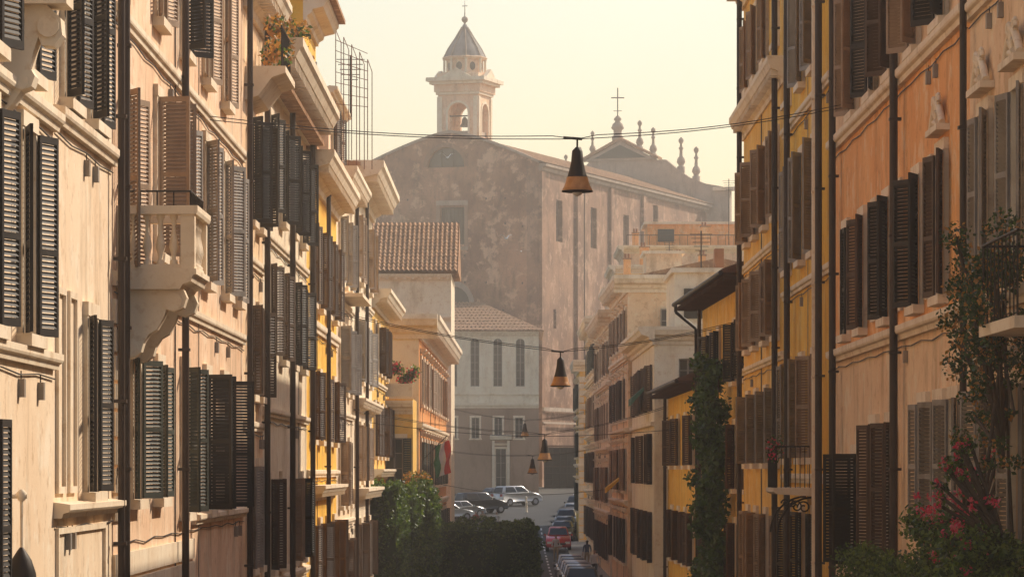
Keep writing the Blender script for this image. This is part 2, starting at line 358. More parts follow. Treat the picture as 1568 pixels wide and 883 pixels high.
for k in range(7):
    x=-2.2+k*.95; mb.poly([(x,209,zr(209)+.008),(x+.5,209,zr(209)+.008),(x+.5,213,zr(213)+.008),(x,213,zr(213)+.008)],'road_paint')
mb.build('crosswalk_marking',recalc=False)
mb=MB()
y=214
while y<310: mb.poly([(1.95,y,zr(y)+.008),(2.07,y,zr(y)+.008),(2.07,y+3,zr(y+3)+.008),(1.95,y+3,zr(y+3)+.008)],'road_paint'); y+=6
mb.build('parking_line_marking',recalc=False)

# ------------------------------------------------------------------ LEFT ROW
AB='apartment_building'; T='trim_stone'
FL=(160,176)
B=Building(AB,(-6,34),(-6,49.8),'L',-4,14,'cream_plaster')
bay=[36.4,39.9,43.4,46.9]
B.bays(bay,1.65,4.15,1.1,'shutter_black',ang=FL,closed=0)
B.bays(bay,4.85,7.3,1.1,'shutter_black',ang=FL,closed=0); B.bays(bay,8.2,10.4,1.1,'shutter_black')
B.bays(bay[:-1],-1.6,.6,1.1,'shutter_black',ang=FL)
B.band(4.38,4.6,.16); B.band(1.3,1.5,.14); B.band(7.5,7.7,.14); B.cornice(13.2,.8)
fr=B.fr; a=fr.A(45.2)
prof=[(0,5.45),(.5,5.45),(.66,5.3),(.68,5.1),(.58,4.97),(.44,4.98),(.4,5.08),(.34,4.9),(.3,4.72),(.36,4.62),(.32,4.5),(.2,4.45),(.1,4.3),(0,4.2)]
B.x.prism(fr,[(d+.002,z) for d,z in prof],a-.2,a+.2,'trim_stone'); B.x.box(fr,a-.35,a+.35,.002,.75,5.451,5.6,'trim_stone')
B.x.tube(fr.P(a-.24,.52,5.2),fr.P(a+.24,.52,5.2),.13,'trim_stone',12); B.x.tube(fr.P(a-.23,.2,4.55),fr.P(a+.23,.2,4.55),.09,'trim_stone',12)
B.finish()
B=Building(AB,(-6,49.8),(-6,57.0),'L',-4,14,'cream_plaster')
B.bays([53.9],-.3,2.15,1.1,'shutter_black',ang=(162,174),closed=0); B.bays([51.2,54.3],4.9,7.7,1.1,'shutter_black',ang=(150,172),closed=0); B.bays([51.2,54.3],8.8,11,1.1,'shutter_black')
B.panel(50.0,50.9,-.3,2.4); B.panel(51.3,52.2,-.3,2.4); B.band(4.5,4.72,.16); B.band(-.62,-.44,.22); B.panel(50,55.8,-2,-.75,.08)
B.pipe(56.7,.055); B.cornice(13.2,.8); B.finish()

B=Building(AB,(-6,57.0),(-6,84.4),'L',-5,14,'peach_plaster')
fr=B.fr
B.bays([58.7],3.05,5.75,1.15,'shutter_taupe',ang=(150,165),closed=0)
B.bays([64.2],3.6,6.2,1.05,'shutter_taupe',ang=(100,112),closed=0); B.bays([69.2],3.6,6.2,1.05,'shutter_grey',ang=(160,174),closed=0); B.bays([74,78.8],3.6,6.3,1.05,'shutter_grey',ang=(140,165),closed=0)
B.bays([59,64.2],7.5,10.0,1.05,'shutter_taupe',ang=FL); B.bays([69.2],7.5,10.0,1.05,'shutter_black',ang=(110,150)); B.bays([74,78.8],7.5,10.0,1.05,'shutter_taupe',ang=FL)
B.bays([60.2,64.2],-.45,1.75,1.05,'shutter_green',ang=(150,172),closed=0); B.bays([69.2],-.75,1.85,1.05,'shutter_green',ang=(140,165),closed=0); B.bays([74.2],-.75,1.85,1.05,'shutter_black',ang=(110,150),closed=0); B.bays([78.6],-.75,1.85,1.05,'shutter_black',ang=(110,160),closed=0)
B.bays([82.2],3.6,6.3,.9,'shutter_grey',ang=FL); B.band(2.75,2.95,.12); B.band(6.75,6.95,.12); B.rust(-5,-.9,0,14); B.rust(-.78,2.6,0,2.0); B.band(-1.0,-.82,.16,a0=14); B.band(10.4,10.6,.14)
for y in (57.25,67.6,84.0): B.pipe(y,.065)
B.cornice(13.2,.8)
x=B.x; A0=fr.A(57.7); A1=fr.A(60.1)
x.prism(fr,[(.003,2.72),(.95,2.72),(1.0,2.8),(1.12,2.84),(1.15,2.93),(1.2,2.95),(1.2,3.03),(.003,3.03)],A0-.06,A1+.06,T)
for aa in (A0+.05,A1-.4):
    x.prism(fr,[(.003,2.718),(1.0,2.718),(1.05,2.6),(1.0,2.45),(.86,2.38),(.74,2.42),(.7,2.3),(.6,2.12),(.48,2.05),(.4,1.92),(.36,1.78),(.26,1.7),(.12,1.66),(.003,1.7)],aa,aa+.34,T)
    x.tube(fr.P(aa-.03,.84,2.54),fr.P(aa+.37,.84,2.54),.14,T,14); x.tube(fr.P(aa-.03,.2,1.83),fr.P(aa+.37,.2,1.83),.12,T,14)
def pier(d0,d1,a0,a1): x.box(fr,a0,a1,d0,d1,3.032,3.85,T)
pier(.96,1.17,A0,A0+.22); pier(.96,1.17,A1-.22,A1); pier(.004,.14,A0,A0+.22); pier(.004,.14,A1-.22,A1)
x.prism(fr,[(.92,3.85),(1.2,3.85),(1.22,3.9),(1.22,3.98),(.92,3.98)],A0-.04,A1+.04,T)
x.box(fr,A0-.03,A0+.25,.004,.918,3.85,3.978,T); x.box(fr,A1-.25,A1+.03,.004,.918,3.85,3.978,T)
x.box(fr,A0+.22,A1-.22,1.0,1.14,3.033,3.1,T); x.box(fr,A0+.03,A0+.19,.141,.959,3.033,3.1,T)
BAL=[(.06,0),(.06,.05),(.03,.08),(.042,.16),(.072,.26),(.06,.36),(.03,.5),(.026,.58),(.042,.62),(.034,.66),(.06,.69),(.06,.75)]
for k in range(4): x.lathe(fr.P(A0+.11,.25+k*.2,3.1),BAL,T,12)
for k in range(8): x.lathe(fr.P(A0+.36+k*.24,1.07,3.1),BAL,T,12)
for k in range(5): x.tube(fr.P(A0+.1,.1+k*.25,3.98),fr.P(A0+.1,.1+k*.25,4.2),.012,'iron',5)
for k in range(10): x.tube(fr.P(A0+.1+k*.25,1.1,3.98),fr.P(A0+.1+k*.25,1.1,4.2),.012,'iron',5)
x.tube(fr.P(A0+.1,.05,4.2),fr.P(A0+.1,1.1,4.2),.015,'iron'); x.tube(fr.P(A0+.1,1.1,4.2),fr.P(A1,1.1,4.2),.015,'iron')
B.finish()

MIX=['shutter_black','shutter_brown']
B=Building(AB,(-6,84.4),(-6,91),'L',-6,10.9,'pink_plaster',rise=1)
B.bays([86.4,89.2],5.6,7.9,.95,'shutter_black',ang=(115,160),closed=0); B.bays([86.4,89.2],1.7,3.7,.95,'shutter_brown',ang=(145,170),closed=0); B.bays([86.4,89.2],-2.2,.1,.95,'shutter_grey',ang=FL)
B.x.prism(B.fr,[(.002,8.2),(.3,8.3),(.6,8.7),(.9,8.8),(.9,8.95),(.002,8.95)],.6,4.2,T)
for k in range(14): B.x.tube(B.fr.P(.8+k*.25,.8,8.95),B.fr.P(.8+k*.25,.8,9.85),.014,'iron',5)
B.x.tube(B.fr.P(.7,.8,9.85),B.fr.P(4.1,.8,9.85),.02,'iron')
B.pipe(89.8,.07); B.band(4.6,4.8,.12); B.band(.9,1.1,.1); B.cornice(10.2,.7); B.finish()

B=Building(AB,(-6,91),(-6,110),'L',-6,9.3,'pale_plaster',rise=.9)
bs=[93.4,98.0,102.6,107.2]
B.bays(bs,6.3,8.6,1.0,'shutter_black',ang=(130,168)); B.bays(bs,2.8,5.0,1.0,MIX,ang=(145,172)); B.bays(bs,-2.4,-.2,1.0,['shutter_brown','shutter_taupe','shutter_black'],ang=(145,172))
B.band(5.5,5.7,.12); B.band(1.3,1.5,.14); B.band(-2.9,-2.7,.14); B.cornice(9.28,.95,1.25)
for y in (99.9,109.8): B.pipe(y,.075)
B.finish()
B=Building(AB,(-7.2,96),(-7.2,112),'L',8,12.8,'orange_plaster',rise=1,ov=.8,depth=8); B.bays([99,103,107],9.9,11.6,1,'shutter_brown'); B.finish()

B=Building(AB,(-6,110),(-6,128.3),'L',-7,9.2,'yellow_plaster',rise=.8,ov=.3)
bs=[112.5,117,121.5,126]
B.bays(bs,4.9,7.2,1.0,'shutter_brown',ang=(145,172),closed=0); B.bays(bs,.9,2.9,1.0,'shutter_brown',ang=(145,172)); B.bays(bs,-3.8,-1.6,1.0,'shutter_brown',ang=(125,170)); 
B.band(4.1,4.4,.16); B.band(-.2,0,.14); B.cornice(8.3,.8,1.15); B.pipe(119.2,.07); B.cornice(-.9,.5,.6,a0=1,a1=16); B.finish()
B=Building(AB,(-6.1,110),(-6.1,117),'L',9,13.6,'yellow_plaster',rise=.9,ov=.9,depth=7); B.bays([112,115],10.4,12,.9,'shutter_brown'); B.cornice(12.9,.7,.9,dent=False); B.finish()
B=Building(AB,(-6,128.3),(-6,141),'L',-7,10.2,'cream_plaster',rise=.6,ov=.2)
bs=[130.5,134,137.5]
B.bays(bs,6.4,8.6,1.0,'shutter_grey',ang=(135,170)); B.bays(bs,2.7,4.9,1.0,'shutter_grey',ang=(135,170)); B.bays(bs,-1.2,1.0,1.0,'shutter_taupe',ang=(135,170)); B.bays(bs,-4.6,-2.4,1.0,'shutter_brown')
B.band(5.6,5.8,.12); B.band(1.8,2,.14); B.band(-1.9,-1.7,.14); B.cornice(9.4,.7); B.pipe(140.6,.07)
B.x.box(B.fr,2,10,.002,.8,5.9,6.02,T)
B.finish()
B=Building('rooftop_penthouse',(-6.2,127),(-6.2,138),'L',10,12.7,'peach_plaster',roof=False,depth=6); B.bays([129.5,133],10.6,12.2,1,'shutter_brown'); B.band(12.5,12.7,.3); B.finish()
B=Building(AB,(-6,141),(-6,160),'L',-7,11.2,'pale_plaster',rise=.8,ov=.3)
bs=[143.5,147.8,152.1,156.4]
B.bays(bs,7.2,9.5,1.0,'shutter_taupe',ang=(135,172)); B.bays(bs,3.4,5.6,1.0,'shutter_grey',ang=(135,172)); B.bays(bs,-.4,1.7,1.0,'shutter_taupe',ang=(135,170)); B.bays(bs,-4.2,-2,1.0,'shutter_brown')
B.band(6.4,6.6,.12); B.band(2.6,2.8,.14); B.cornice(10.3,1.15,1.4); B.cornice(-1.2,.6,.7); B.cornice(2.2,.5,.6); B.pipe(150,.07); B.finish()
B=Building(AB,(-6,160),(-6,181),'L',-7,7.4,'ochre_plaster',rise=.6,ov=.3)
bs=[162.5,167,171.5,176]
B.bays(bs,4.2,6.2,1.0,'shutter_brown',ang=(135,172)); B.bays(bs,.6,2.8,1.0,'shutter_brown',ang=(135,172)); B.bays(bs,-3.4,-1.2,1.0,'shutter_brown')
B.band(3.6,3.8,.12); B.cornice(6.8,.8,1); B.cornice(-.4,.5,.6); B.finish()

B=Building('orange_palace',(-4.65,184),(-4.35,240),'L',-7,6.9,'orange_plaster',rise=.7,ov=.4,depth=9)
bs=[187+4.6*k for k in range(12)]
B.bays(bs,3.2,5.4,1.2,'shutter_taupe',ang=(165,176),pitch=.1,hood='flat',closed=.5); B.bays(bs,-.8,1.4,1.2,'shutter_green',ang=(165,176),pitch=.1,hood='flat',closed=.5); B.bays(bs,-4.2,-2.3,1.1,'shutter_green',ang=(165,176),pitch=.1)
B.band(2.0,2.3,.2); B.band(-1.9,-1.6,.2); B.cornice(6.3,1.0,1.5)
fe=Fr((-13.6,183.99),(-4.65,183.99),'L')
wall(B.x,fe,8.95,-7,6.9,[(5.2,6.1,2.6,5),(7.4,8.3,-.8,1.6)],'pale_plaster'); sash(B.g,fe,5.2,6.1,2.6,5); sash(B.g,fe,7.4,8.3,-.8,1.6)
B.x.prism(fe,[(.003+d*.9,6.3+h*1.5) for d,h in CORN],0,9.85,T); B.x.prism(fe,[(.003,2),(.2,2.05),(.2,2.3),(.003,2.3)],0,9.1,T); B.finish()
B=Building('ochre_annex',(-12,177),(-4.75,177),'L',-7,3.3,'ochre_plaster',roof=False,depth=6.8)
B.bays([-5.6],-.6,1.5,.8,'shutter_green',ang=(165,176),pitch=.1); B.cornice(2.6,.35,.8,dent=False); B.band(-1.5,-1.3,.15)
B.x.box(B.fr,0,7.25,.0,.2,3.4,4.0,'pale_plaster'); B.finish()

def tile_roof(mb,o,eu,ev,mat,pitch=.24,rows=12,amp=.05,ns=4,clip=None):
    nrm=eu.cross(ev).normalized(); Lu=eu.length
    if nrm.z<0: nrm=-nrm
    for r in range(rows):
        v0=r/rows; v1=(r+1)/rows
        c0=clip(v0) if clip else (0,1); c1=clip(v1) if clip else (0,1)
        n=max(2,int(Lu/pitch*(c0[1]-c0[0])))*ns
        pts=[]
        for k in range(n+1):
            h=amp*math.sin(k/ns*6.283185)+R.uniform(-.01,.01)
            for (v,c,e) in ((v0,c0,.05),(v1,c1,.0)):
                u=c[0]+(c[1]-c[0])*k/n
                pts.append(o+eu*u+ev*v+nrm*(h+e))
        mb.faces(pts,[(2*k,2*k+2,2*k+3,2*k+1) for k in range(n)],mat,False)
B=Building('tile_roof_house',(-14,246),(-4.15,246),'L',-7,12.6,'pale_plaster',roof=False,depth=14)
B.cornice(12.1,.4,.6); B.band(9.6,9.9,.2); B.bays([-6.8,-9.2],6.6,8.8,1.1,'shutter_green',ang=(165,176),pitch=.12)
tile_roof(B.r,Vector((-14,245.3,12.75)),Vector((10.3,0,0)),Vector((0,7,3.5)),'roof_tile',.3,14,.08,4)
B.r.poly([(-3.7,245.3,12.7),(-3.7,252.3,16.2),(-3.7,259,12.7)],'roof_tile'); B.r.poly([(-14,252.3,16.25),(-3.7,252.3,16.25),(-3.7,259.3,12.75),(-14,259.3,12.75)],'roof_tile')
B.finish()

# ------------------------------------------------------------------ RIGHT ROW
B=Building(AB,(7,34),(7,59.2),'R',-4,9.6,'pink_plaster'); fr=B.fr
bs=[37,41,45,49.2,53.2,57]
B.bays(bs,3.0,5.3,1.1,'shutter_grey',ang=FL,hood='ped'); B.bays(bs,7.5,9.2,1.1,'shutter_taupe',ang=FL); B.bays(bs,-1.0,1.2,1.1,'shutter_grey',ang=FL,hood='flat',closed=0)
B.band(2.3,2.55,.14); B.band(6.9,7.1,.16); B.pipe(58.6,.055); B.cornice(9.3,.5,.7)
for y in bs+[55.2]:
    a=fr.A(y)
    for zc in (2.05,):
        for k in range(9):
            t=k*math.pi/8; B.x.tube(fr.P(a,.06,zc-.1),fr.P(a+.34*math.cos(t),.1,zc+.28*math.sin(t)-.1),.025,'trim_stone',6,.05)
        B.x.lathe(fr.P(a,.08,zc-.25),[(.03,0),(.09,.06),(.1,.14),(.05,.22),(.02,.26)],'trim_stone',10)
B.x.box(fr,fr.A(47),fr.A(50.6),.003,.9,1.75,1.9,T)
for k in range(10): B.x.tube(fr.P(fr.A(47.05)+k*.38,.85,1.9),fr.P(fr.A(47.05)+k*.38,.85,2.95),.010,'iron',5)
for k in range(6): B.x.tube(fr.P(fr.A(50.55),.1+k*.15,1.9),fr.P(fr.A(50.55),.1+k*.15,2.95),.012,'iron',5)
B.x.tube(fr.P(fr.A(47),.85,2.95),fr.P(fr.A(50.6),.85,2.95),.02,'iron'); B.x.tube(fr.P(fr.A(50.6),.0,2.95),fr.P(fr.A(50.6),.85,2.95),.02,'iron')
B.finish()

B=Building(AB,(7,59.2),(7,84.6),'R',-5,11,'salmon_plaster',zones=[(2.5,'pink_plaster'),(7.0,'salmon_plaster'),(20,'pink_plaster')])
bs=[62.8,66.6,72,77.2,81]
B.bays([62.8],2.85,5.2,1.05,'shutter_brown',ang=(150,170),closed=0,hood='ped'); B.bays(bs[1:],2.85,5.1,1.05,['shutter_black','shutter_brown'],ang=(150,172),closed=.1); B.bays([62.8,67,71,75,79],7.35,9.8,1.1,['shutter_brown','shutter_taupe','shutter_black'],ang=(140,170),closed=0)
B.bays([60.9,63.1,65.6],-1.0,1.15,1.1,'shutter_grey',ang=(162,174),closed=0); B.bays([71.4,74.6],-1.6,.9,1.1,'shutter_brown',ang=(158,174)); B.bays([78.6],-1.9,.35,1.3,'shutter_black',ang=(118,128),closed=0)
for yy in (69.9,64.8,74.8): B.panel(yy-.5,yy+.5,2.9,5.3,.12,.06)
B.band(6.95,7.2,.18); B.band(2.35,2.6,.18); B.band(10.3,10.5,.14)
for y in (69.2,82.6): B.pipe(y,.075)
B.cornice(10.4,.6,.8); B.finish()

B=Building(AB,(7,84.6),(7,100),'R',-5,13.0,'yellow_plaster',rise=1); fr=B.fr
bs=[89.6,93.6,98.2]
B.bays(bs,5.1,7.7,1.05,'shutter_grey',ang=(140,170),closed=0); B.bays(bs,9.4,11.7,1.05,'shutter_grey',ang=(140,170)); B.bays(bs,.3,2.7,1.05,['shutter_grey','shutter_taupe'],ang=(140,170)); B.bays(bs,-3.4,-1,1.05,'shutter_black',ang=FL)
B.band(4.4,4.6,.12); B.band(-.3,-.1,.12); B.band(8.6,8.8,.14)
for y,m in ((86.3,'pipe_brown'),(87.3,'trim_stone'),(96.4,'pipe_brown')): B.pipe(y,.08,mat=m)
a0=fr.A(89.4);a1=fr.A(92.2); x=B.x
x.prism(fr,[(.003,-.6),(.9,-.55),(1.0,-.5),(1.0,-.4),(.003,-.4)],a0,a1,T)
for k in range(9): x.tube(fr.P(a0+.05,.05+k*.11,-.4),fr.P(a0+.05,.05+k*.11,.55),.011,'iron',5)
for k in range(12): x.tube(fr.P(a0+.05+k*.24,.95,-.4),fr.P(a0+.05+k*.24,.95,.55),.010,'iron',5)
x.tube(fr.P(a0+.05,0,.56),fr.P(a0+.05,.95,.56),.02,'iron'); x.tube(fr.P(a0+.05,.95,.56),fr.P(a1,.95,.56),.02,'iron')
for aa in (a0+.2,a1-.2):
    pts=[fr.P(aa,.05+.85*math.cos(t)*1.0,-.62-.85*(1-math.sin(t)) ) for t in [k*math.pi/20 for k in range(11)]]
    x.path(pts,.025,'iron')
    for (cx,cz,rr) in ((.28,-.86,.16),(.55,-.78,.1)):
        x.path([fr.P(aa,cx+rr*(1-k/22)*math.cos(k*.5),cz+rr*(1-k/22)*math.sin(k*.5)) for k in range(18)],.02,'iron')
B.cornice(12.4,.7); B.finish()

B=Building(AB,(7,100),(7,118),'R',-6,14.8,'ochre_plaster',rise=.8); bs=[102.6,107,111.4,115.2]
B.bays(bs,6.8,9.0,1.0,'shutter_taupe',ang=(130,168),closed=0); B.bays(bs,3.6,5.6,1.0,'shutter_taupe',ang=(135,168)); B.bays(bs,11.4,13.4,1.0,'shutter_taupe',ang=(150,172)); B.bays(bs,.2,2.2,1.0,'shutter_grey',ang=(135,168)); B.bays(bs,-3.6,-1.2,1.0,'shutter_taupe')
B.cornice(10.1,.45,.9); B.band(6.0,6.2,.12); B.band(2.9,3.1,.12); B.cornice(14.1,.7)
for y in (101,116.9): B.pipe(y,.08)
B.finish()
def eaved(p0,p1,zt,mat,ov,bs,rows,zb=-7,name='eaved_house'):
    B=Building(name,p0,p1,'R',zb,zt,mat,roof=True,ov=ov,rise=1.9,roofmat='roof_tile_dark',depth=9)
    for z0,z1,m in rows: B.bays(bs,z0,z1,.95,m,ang=(140,172),pitch=.08)
    a=.1
    while a<B.L: B.x.obox(B.fr.P(a,0,zt-.25),B.fr.t*.12,B.fr.n*(ov-.05),Vector((0,0,.14))+Vector((0,0,0)),'wood_soffit'); a+=.55
    B.x.tube(B.fr.P(-.1,ov+.05,zt-.02),B.fr.P(B.L+.1,ov+.05,zt-.02),.08,'iron',8)
    B.pipe(B.fr.p0.y+B.L-1,.07)
    return B
B=eaved((7.35,118.2),(6.85,141),6.1,'ochre_plaster',1.0,[121,125.5,132.5,137],[(2.9,4.8,'shutter_black'),(-.6,1.5,'shutter_brown'),(-3.9,-1.7,'shutter_brown')])
pts=[B.fr.P(B.L-.2,1.0,6.05),B.fr.P(B.L-.2,1.0,5.8),B.fr.P(B.L-.1,.25,5.2),B.fr.P(B.L-.1,.2,-5)]; B.x.path(pts,.06,'iron'); B.finish()
B=eaved((6.75,141.2),(6.5,164),3.3,'yellow_plaster',.8,[145,150,155,160],[(.2,2.1,'shutter_brown'),(-3.6,-1.6,'shutter_brown')]); B.finish()
B=Building('cream_building',(5.95,165),(14,165),'L',-7,6.0,'pale_plaster',roof=False,depth=25)
B.cornice(5.4,.5,1.0,dent=False); B.bays([7.2,9.2],.6,2.8,.9,None); B.bays([7.4,9.6],3.3,4.8,.8,None); 
fs=Fr((5.95,165),(5.75,190),'R'); ops=[]
fs.p0+=fs.n*.004
for k in range(5):
    for z0,z1 in ((2.6,4.6),(-.6,1.6),(-4,-1.8)): ops.append((2+k*4.8,3.1+k*4.8,z0,z1)); sash(B.g,fs,2+k*4.8,3.1+k*4.8,z0,z1); shutter(B.sh,fs,2+k*4.8,z0,z1,.55,1,R.uniform(150,174),'shutter_brown',.03,.09); shutter(B.sh,fs,3.1+k*4.8,z0,z1,.55,-1,R.uniform(150,174),'shutter_brown',.03,.09)
wall(B.x,fs,25,-7,6.0,ops,'pale_plaster'); B.x.prism(fs,[(.003+d*.7,5.4+h) for d,h in CORN],-.5,25,T); B.x.prism(fs,[(0.003,1.9),(.15,1.95),(.15,2.1),(.003,2.1)],0,25,T)
B.x.wbox(6.9,9.6,167,176,6.0,8.6,'pale_plaster'); B.x.wbox(6.75,9.75,166.85,176.1,8.6,8.8,T); B.x.wbox(7.3,8.3,166.9,167,6.6,7.9,'glass_dark')
B.x.wbox(8.7,9.1,168,169,8.8,9.7,'terracotta'); B.finish()
def rowb(name,p0,p1,zt,mat,n,rows,face=None,fmat=None,zb=-7,corn=.7):
    B=Building(name,p0,p1,'R',zb,zt,mat,ov=.3,rise=1.0,depth=9)
    L=p1[1]-p0[1]; bs=[p0[1]+L*(k+.5)/n for k in range(n)]
    for z0,z1,m in rows: B.bays(bs,z0,z1,1.0,m,ang=(160,176),pitch=.1,hood='flat',closed=.3)
    for i in range(len(rows)-1): B.band(rows[i][0]-.75,rows[i][0]-.5,.22)
    B.cornice(zt-.6,corn,1.1)
    f2=Fr((p0[0],p0[1]-.006),(p0[0]+9,p0[1]-.006),'L')
    B.x.prism(f2,[(.003+d*corn,zt-.6+h*1.1) for d,h in CORN],-corn,9,T)
    for i,(z0,z1,m) in enumerate(rows[:2]):
        B.x.prism(f2,[(0.003,z0-.75),(.15,z0-.7),(.18,z0-.5),(.003,z0-.5)],-.1,9,T)
        for c in (1.6,4.2,6.6):
            sash(B.g,Fr((p0[0],p0[1]-.24),(p0[0]+9,p0[1]-.24),'L'),c,c+.9,z0,z1,rev=.02)
    return B
rowb('peach_townhouse',(5.55,190.2),(5.3,212),9.4,'pink_plaster',5,[(6.2,8.0,'shutter_taupe'),(2.6,4.6,'shutter_brown'),(-1,1.1,'shutter_taupe'),(-4.6,-2.4,'shutter_brown')]).finish()
rowb('cream_townhouse',(5.2,212.2),(5.05,240),8.6,'pale_plaster',6,[(5.4,7.2,'shutter_taupe'),(1.8,3.8,'shutter_taupe'),(-1.8,.2,'shutter_taupe'),(-5,-3,'shutter_brown')]).finish()
rowb('cream_townhouse',(5.0,240.2),(4.95,268),9.4,'cream_plaster',6,[(6.4,8.0,'shutter_green'),(2.8,4.8,'shutter_taupe'),(-.8,1.2,'shutter_brown'),(-4.4,-2.4,'shutter_brown')]).finish()
B=rowb('quoined_building',(4.7,283),(4.7,300),7.9,'ochre_plaster',4,[(4.6,6.4,'shutter_green'),(1,2.8,'shutter_green'),(-3,-.9,'shutter_green')],corn=.5)
z=-6
while z<7: B.x.wbox(4.64,5.3+.0 if int(z*2)%2 else 5.0,282.9,283.5,z,z+.42,'travertine'); z+=.5
B.finish()
def block(name,x0,x1,y,zt,mat,xs_,rows,depth=14,corn=.5,sh='shutter_brown'):
    B=Building(name,(x0,y),(x1,y),'L',-6,zt,mat,roof=False,depth=depth)
    for z0,z1 in rows: B.bays(xs_,z0,z1,1.1,sh,ang=(165,176),pitch=.12)
    B.cornice(zt-.55,corn,.8,dent=False); B.band(zt-2.6,zt-2.3,.15)
    f=Fr((x0,y+.01),(x0,y+depth),'R'); B.t.prism(f,[(.003+d*corn,zt-.55+h*.8) for d,h in CORN],-corn,depth,T)
    return B
def chimney(mb,x,y,z,h=1.2,w=.5):
    mb.wbox(x,x+w,y,y+w,z,z+h,'salmon_plaster'); mb.wbox(x-.06,x+w+.06,y-.06,y+w+.06,z+h,z+h+.1,'roof_tile')
    for k in range(2): mb.tube((x+.14+k*.22,y+w/2,z+h+.1),(x+.14+k*.22,y+w/2,z+h+.4),.08,'terracotta',8)
B=block('distant_townhouse',6.4,14,262,12.4,'peach_plaster',[7.6,9.8,12],[(9,11),(5.2,7.4)])
B.x.wbox(6.6,13.8,262.5,275,12.6,13.3,'pale_plaster'); B.x.wbox(9,11.5,266,272,13.3,15,'pink_plaster'); B.x.wbox(8.8,11.7,265.8,272.2,15,15.2,T); chimney(B.x,7.4,264,13.3); chimney(B.x,12.6,265,13.3,1.5); B.finish()
B=block('distant_townhouse',7.4,16,286,15.2,'ochre_plaster',[8.8,11.2,13.6],[(11.4,13.6),(8,10)]); chimney(B.x,9.3,288,15.3,1.4,.7); chimney(B.x,12,289,15.3,.9); B.finish()
B=block('distant_townhouse',8.5,21,302,17.6,'peach_plaster',[10,12.2,14.4,16.6],[(14,16)]); 
B.x.wbox(10.5,20,306,314,17.7,19.6,'salmon_plaster'); B.x.wbox(10.2,20.3,305.7,314.3,19.6,19.8,T); B.x.wbox(11.3,12.6,305.9,306,18.2,19.2,'glass_dark'); chimney(B.x,14.6,303,17.7,1.5,.7); chimney(B.x,9.2,303.4,17.7,1.0); chimney(B.x,18,303.4,17.7,1.2)
for k in range(18): B.x.tube((8.7+k*.6,302.1,17.6),(8.7+k*.6,302.1,18.5),.02,'iron',4)
B.x.tube((8.7,302.1,18.5),(18.9,302.1,18.5),.03,'iron')
B.finish()
# ------------------------------------------------------------------ CHURCH
CH=empty('brick_church',(2.4,400,-2))
gl=Vector((-16.15,406.05,0)); gr=Vector((2.4,400,0))
G=Fr(gl,gr,'L'); S=Fr((2.4,400),(23.3,464),'L')
w=MB(); ops=[(8.6,11.3,23.7,27.6),(13.2,14.2,14,16.5)]
wall(w,G,G.L,-8,31.8,ops,'old_brick',rev=.6)
g=MB(); sash(g,G,8.6,11.3,23.7,27.6,rev=.6,bars=4,fm='shutter_green'); 
for k in range(1,6): g.box(G,8.6+k*.45-.03,8.6+k*.45+.03,-.55,-.5,23.8,27.5,'shutter_green')
H=G.L/2; zA=35.4; ze=32.0
top=[]
for k in range(25):
    u=k/24; a=u*G.L; q=abs(u-.5)*2; top.append((a,ze+(zA-ze)*(1-q**1.35)))
lc=9.25; lr=2.05
arc=[(lc+lr*math.cos(math.pi*k/16),31.85+lr*math.sin(math.pi*k/16)) for k in range(17)]
outline=[(0,31.8),(lc-lr,31.8)]+arc[::-1]+[(lc+lr,31.8),(G.L,31.8)]+top[::-1]
w.poly([G.P(a,0,z) for a,z in outline],'old_brick')
for k in range(16): w.poly([G.P(arc[k][0],0,arc[k][1]),G.P(arc[k+1][0],0,arc[k+1][1]),G.P(arc[k+1][0],-.6,arc[k+1][1]),G.P(arc[k][0],-.6,arc[k][1])],'old_brick')
g.poly([G.P(a,-.55,z) for a,z in arc],'glass_dark')
for a in (lc-.65,lc+.65): g.box(G,a-.06,a+.06,-.54,-.45,31.85,31.85+1.8,'shutter_green')
t=MB()
for k in range(16):
    a1=math.pi*k/16;a2=math.pi*(k+1)/16
    q=[(lc+r*math.cos(A),31.85+r*math.sin(A)) for r,A in ((lr+.02,a1),(lr+.45,a1),(lr+.45,a2),(lr+.02,a2))]
    t.plate(G,q,.003,.09,'old_brick_shaded')
t.box(G,8.2,8.58,.003,.1,23.5,27.8,'brown_plaster'); t.box(G,11.32,11.7,.003,.1,23.5,27.8,'brown_plaster'); t.box(G,8.2,11.7,.003,.14,27.81,28.3,'grey_stone'); t.box(G,8.2,11.7,.003,.2,23.1,23.45,'grey_stone')
for k in range(24):
    (a,z),(b_,z2)=top[k],top[k+1]
    t.plate(G,[(a,z),(b_,z2),(b_,z2+.28),(a,z+.28)],-.4,.22,'grey_stone')
# putlog holes and a corner strip of exposed masonry
RP=random.Random(3)
for i in range(9):
    for j in range(10):
        a=.9+i*2.1+RP.uniform(-.2,.2); z=1.5+j*3+RP.uniform(-.2,.2)
        if 7.8<a<12 and 22.5<z<29: continue
        if RP.random()<.35: continue
        g.box(G,a,a+.16,.002,.01,z,z+.2,'shutter_black')
t.box(G,G.L-1.3,G.L-.002,.003,.12,-8,31.7,'old_brick_shaded')
c2=9.9
arc2=[(c2+2.0*math.cos(math.pi*k/16),17.4+1.9*math.sin(math.pi*k/16)) for k in range(17)]
g.poly([G.P(a,.02,z) for a,z in arc2],'glass_dark')
for k in range(16):
    a1=math.pi*k/16;a2=math.pi*(k+1)/16
    t.plate(G,[(c2+r*math.cos(A),17.4+r*math.sin(A)) for r,A in ((2.0,a1),(2.5,a1),(2.5,a2),(2.0,a2))],.003,.15,'grey_stone')
so=[(6,8.2,24.2,28.6),(18.5,20.7,24.2,28.6),(31,33.2,24.2,28.6),(43,45,28,30.5),(5,6,15,17),(22,23,15,17)]
wall(w,S,S.L,-8,31.2,so,'old_brick_shaded',rev=.6)
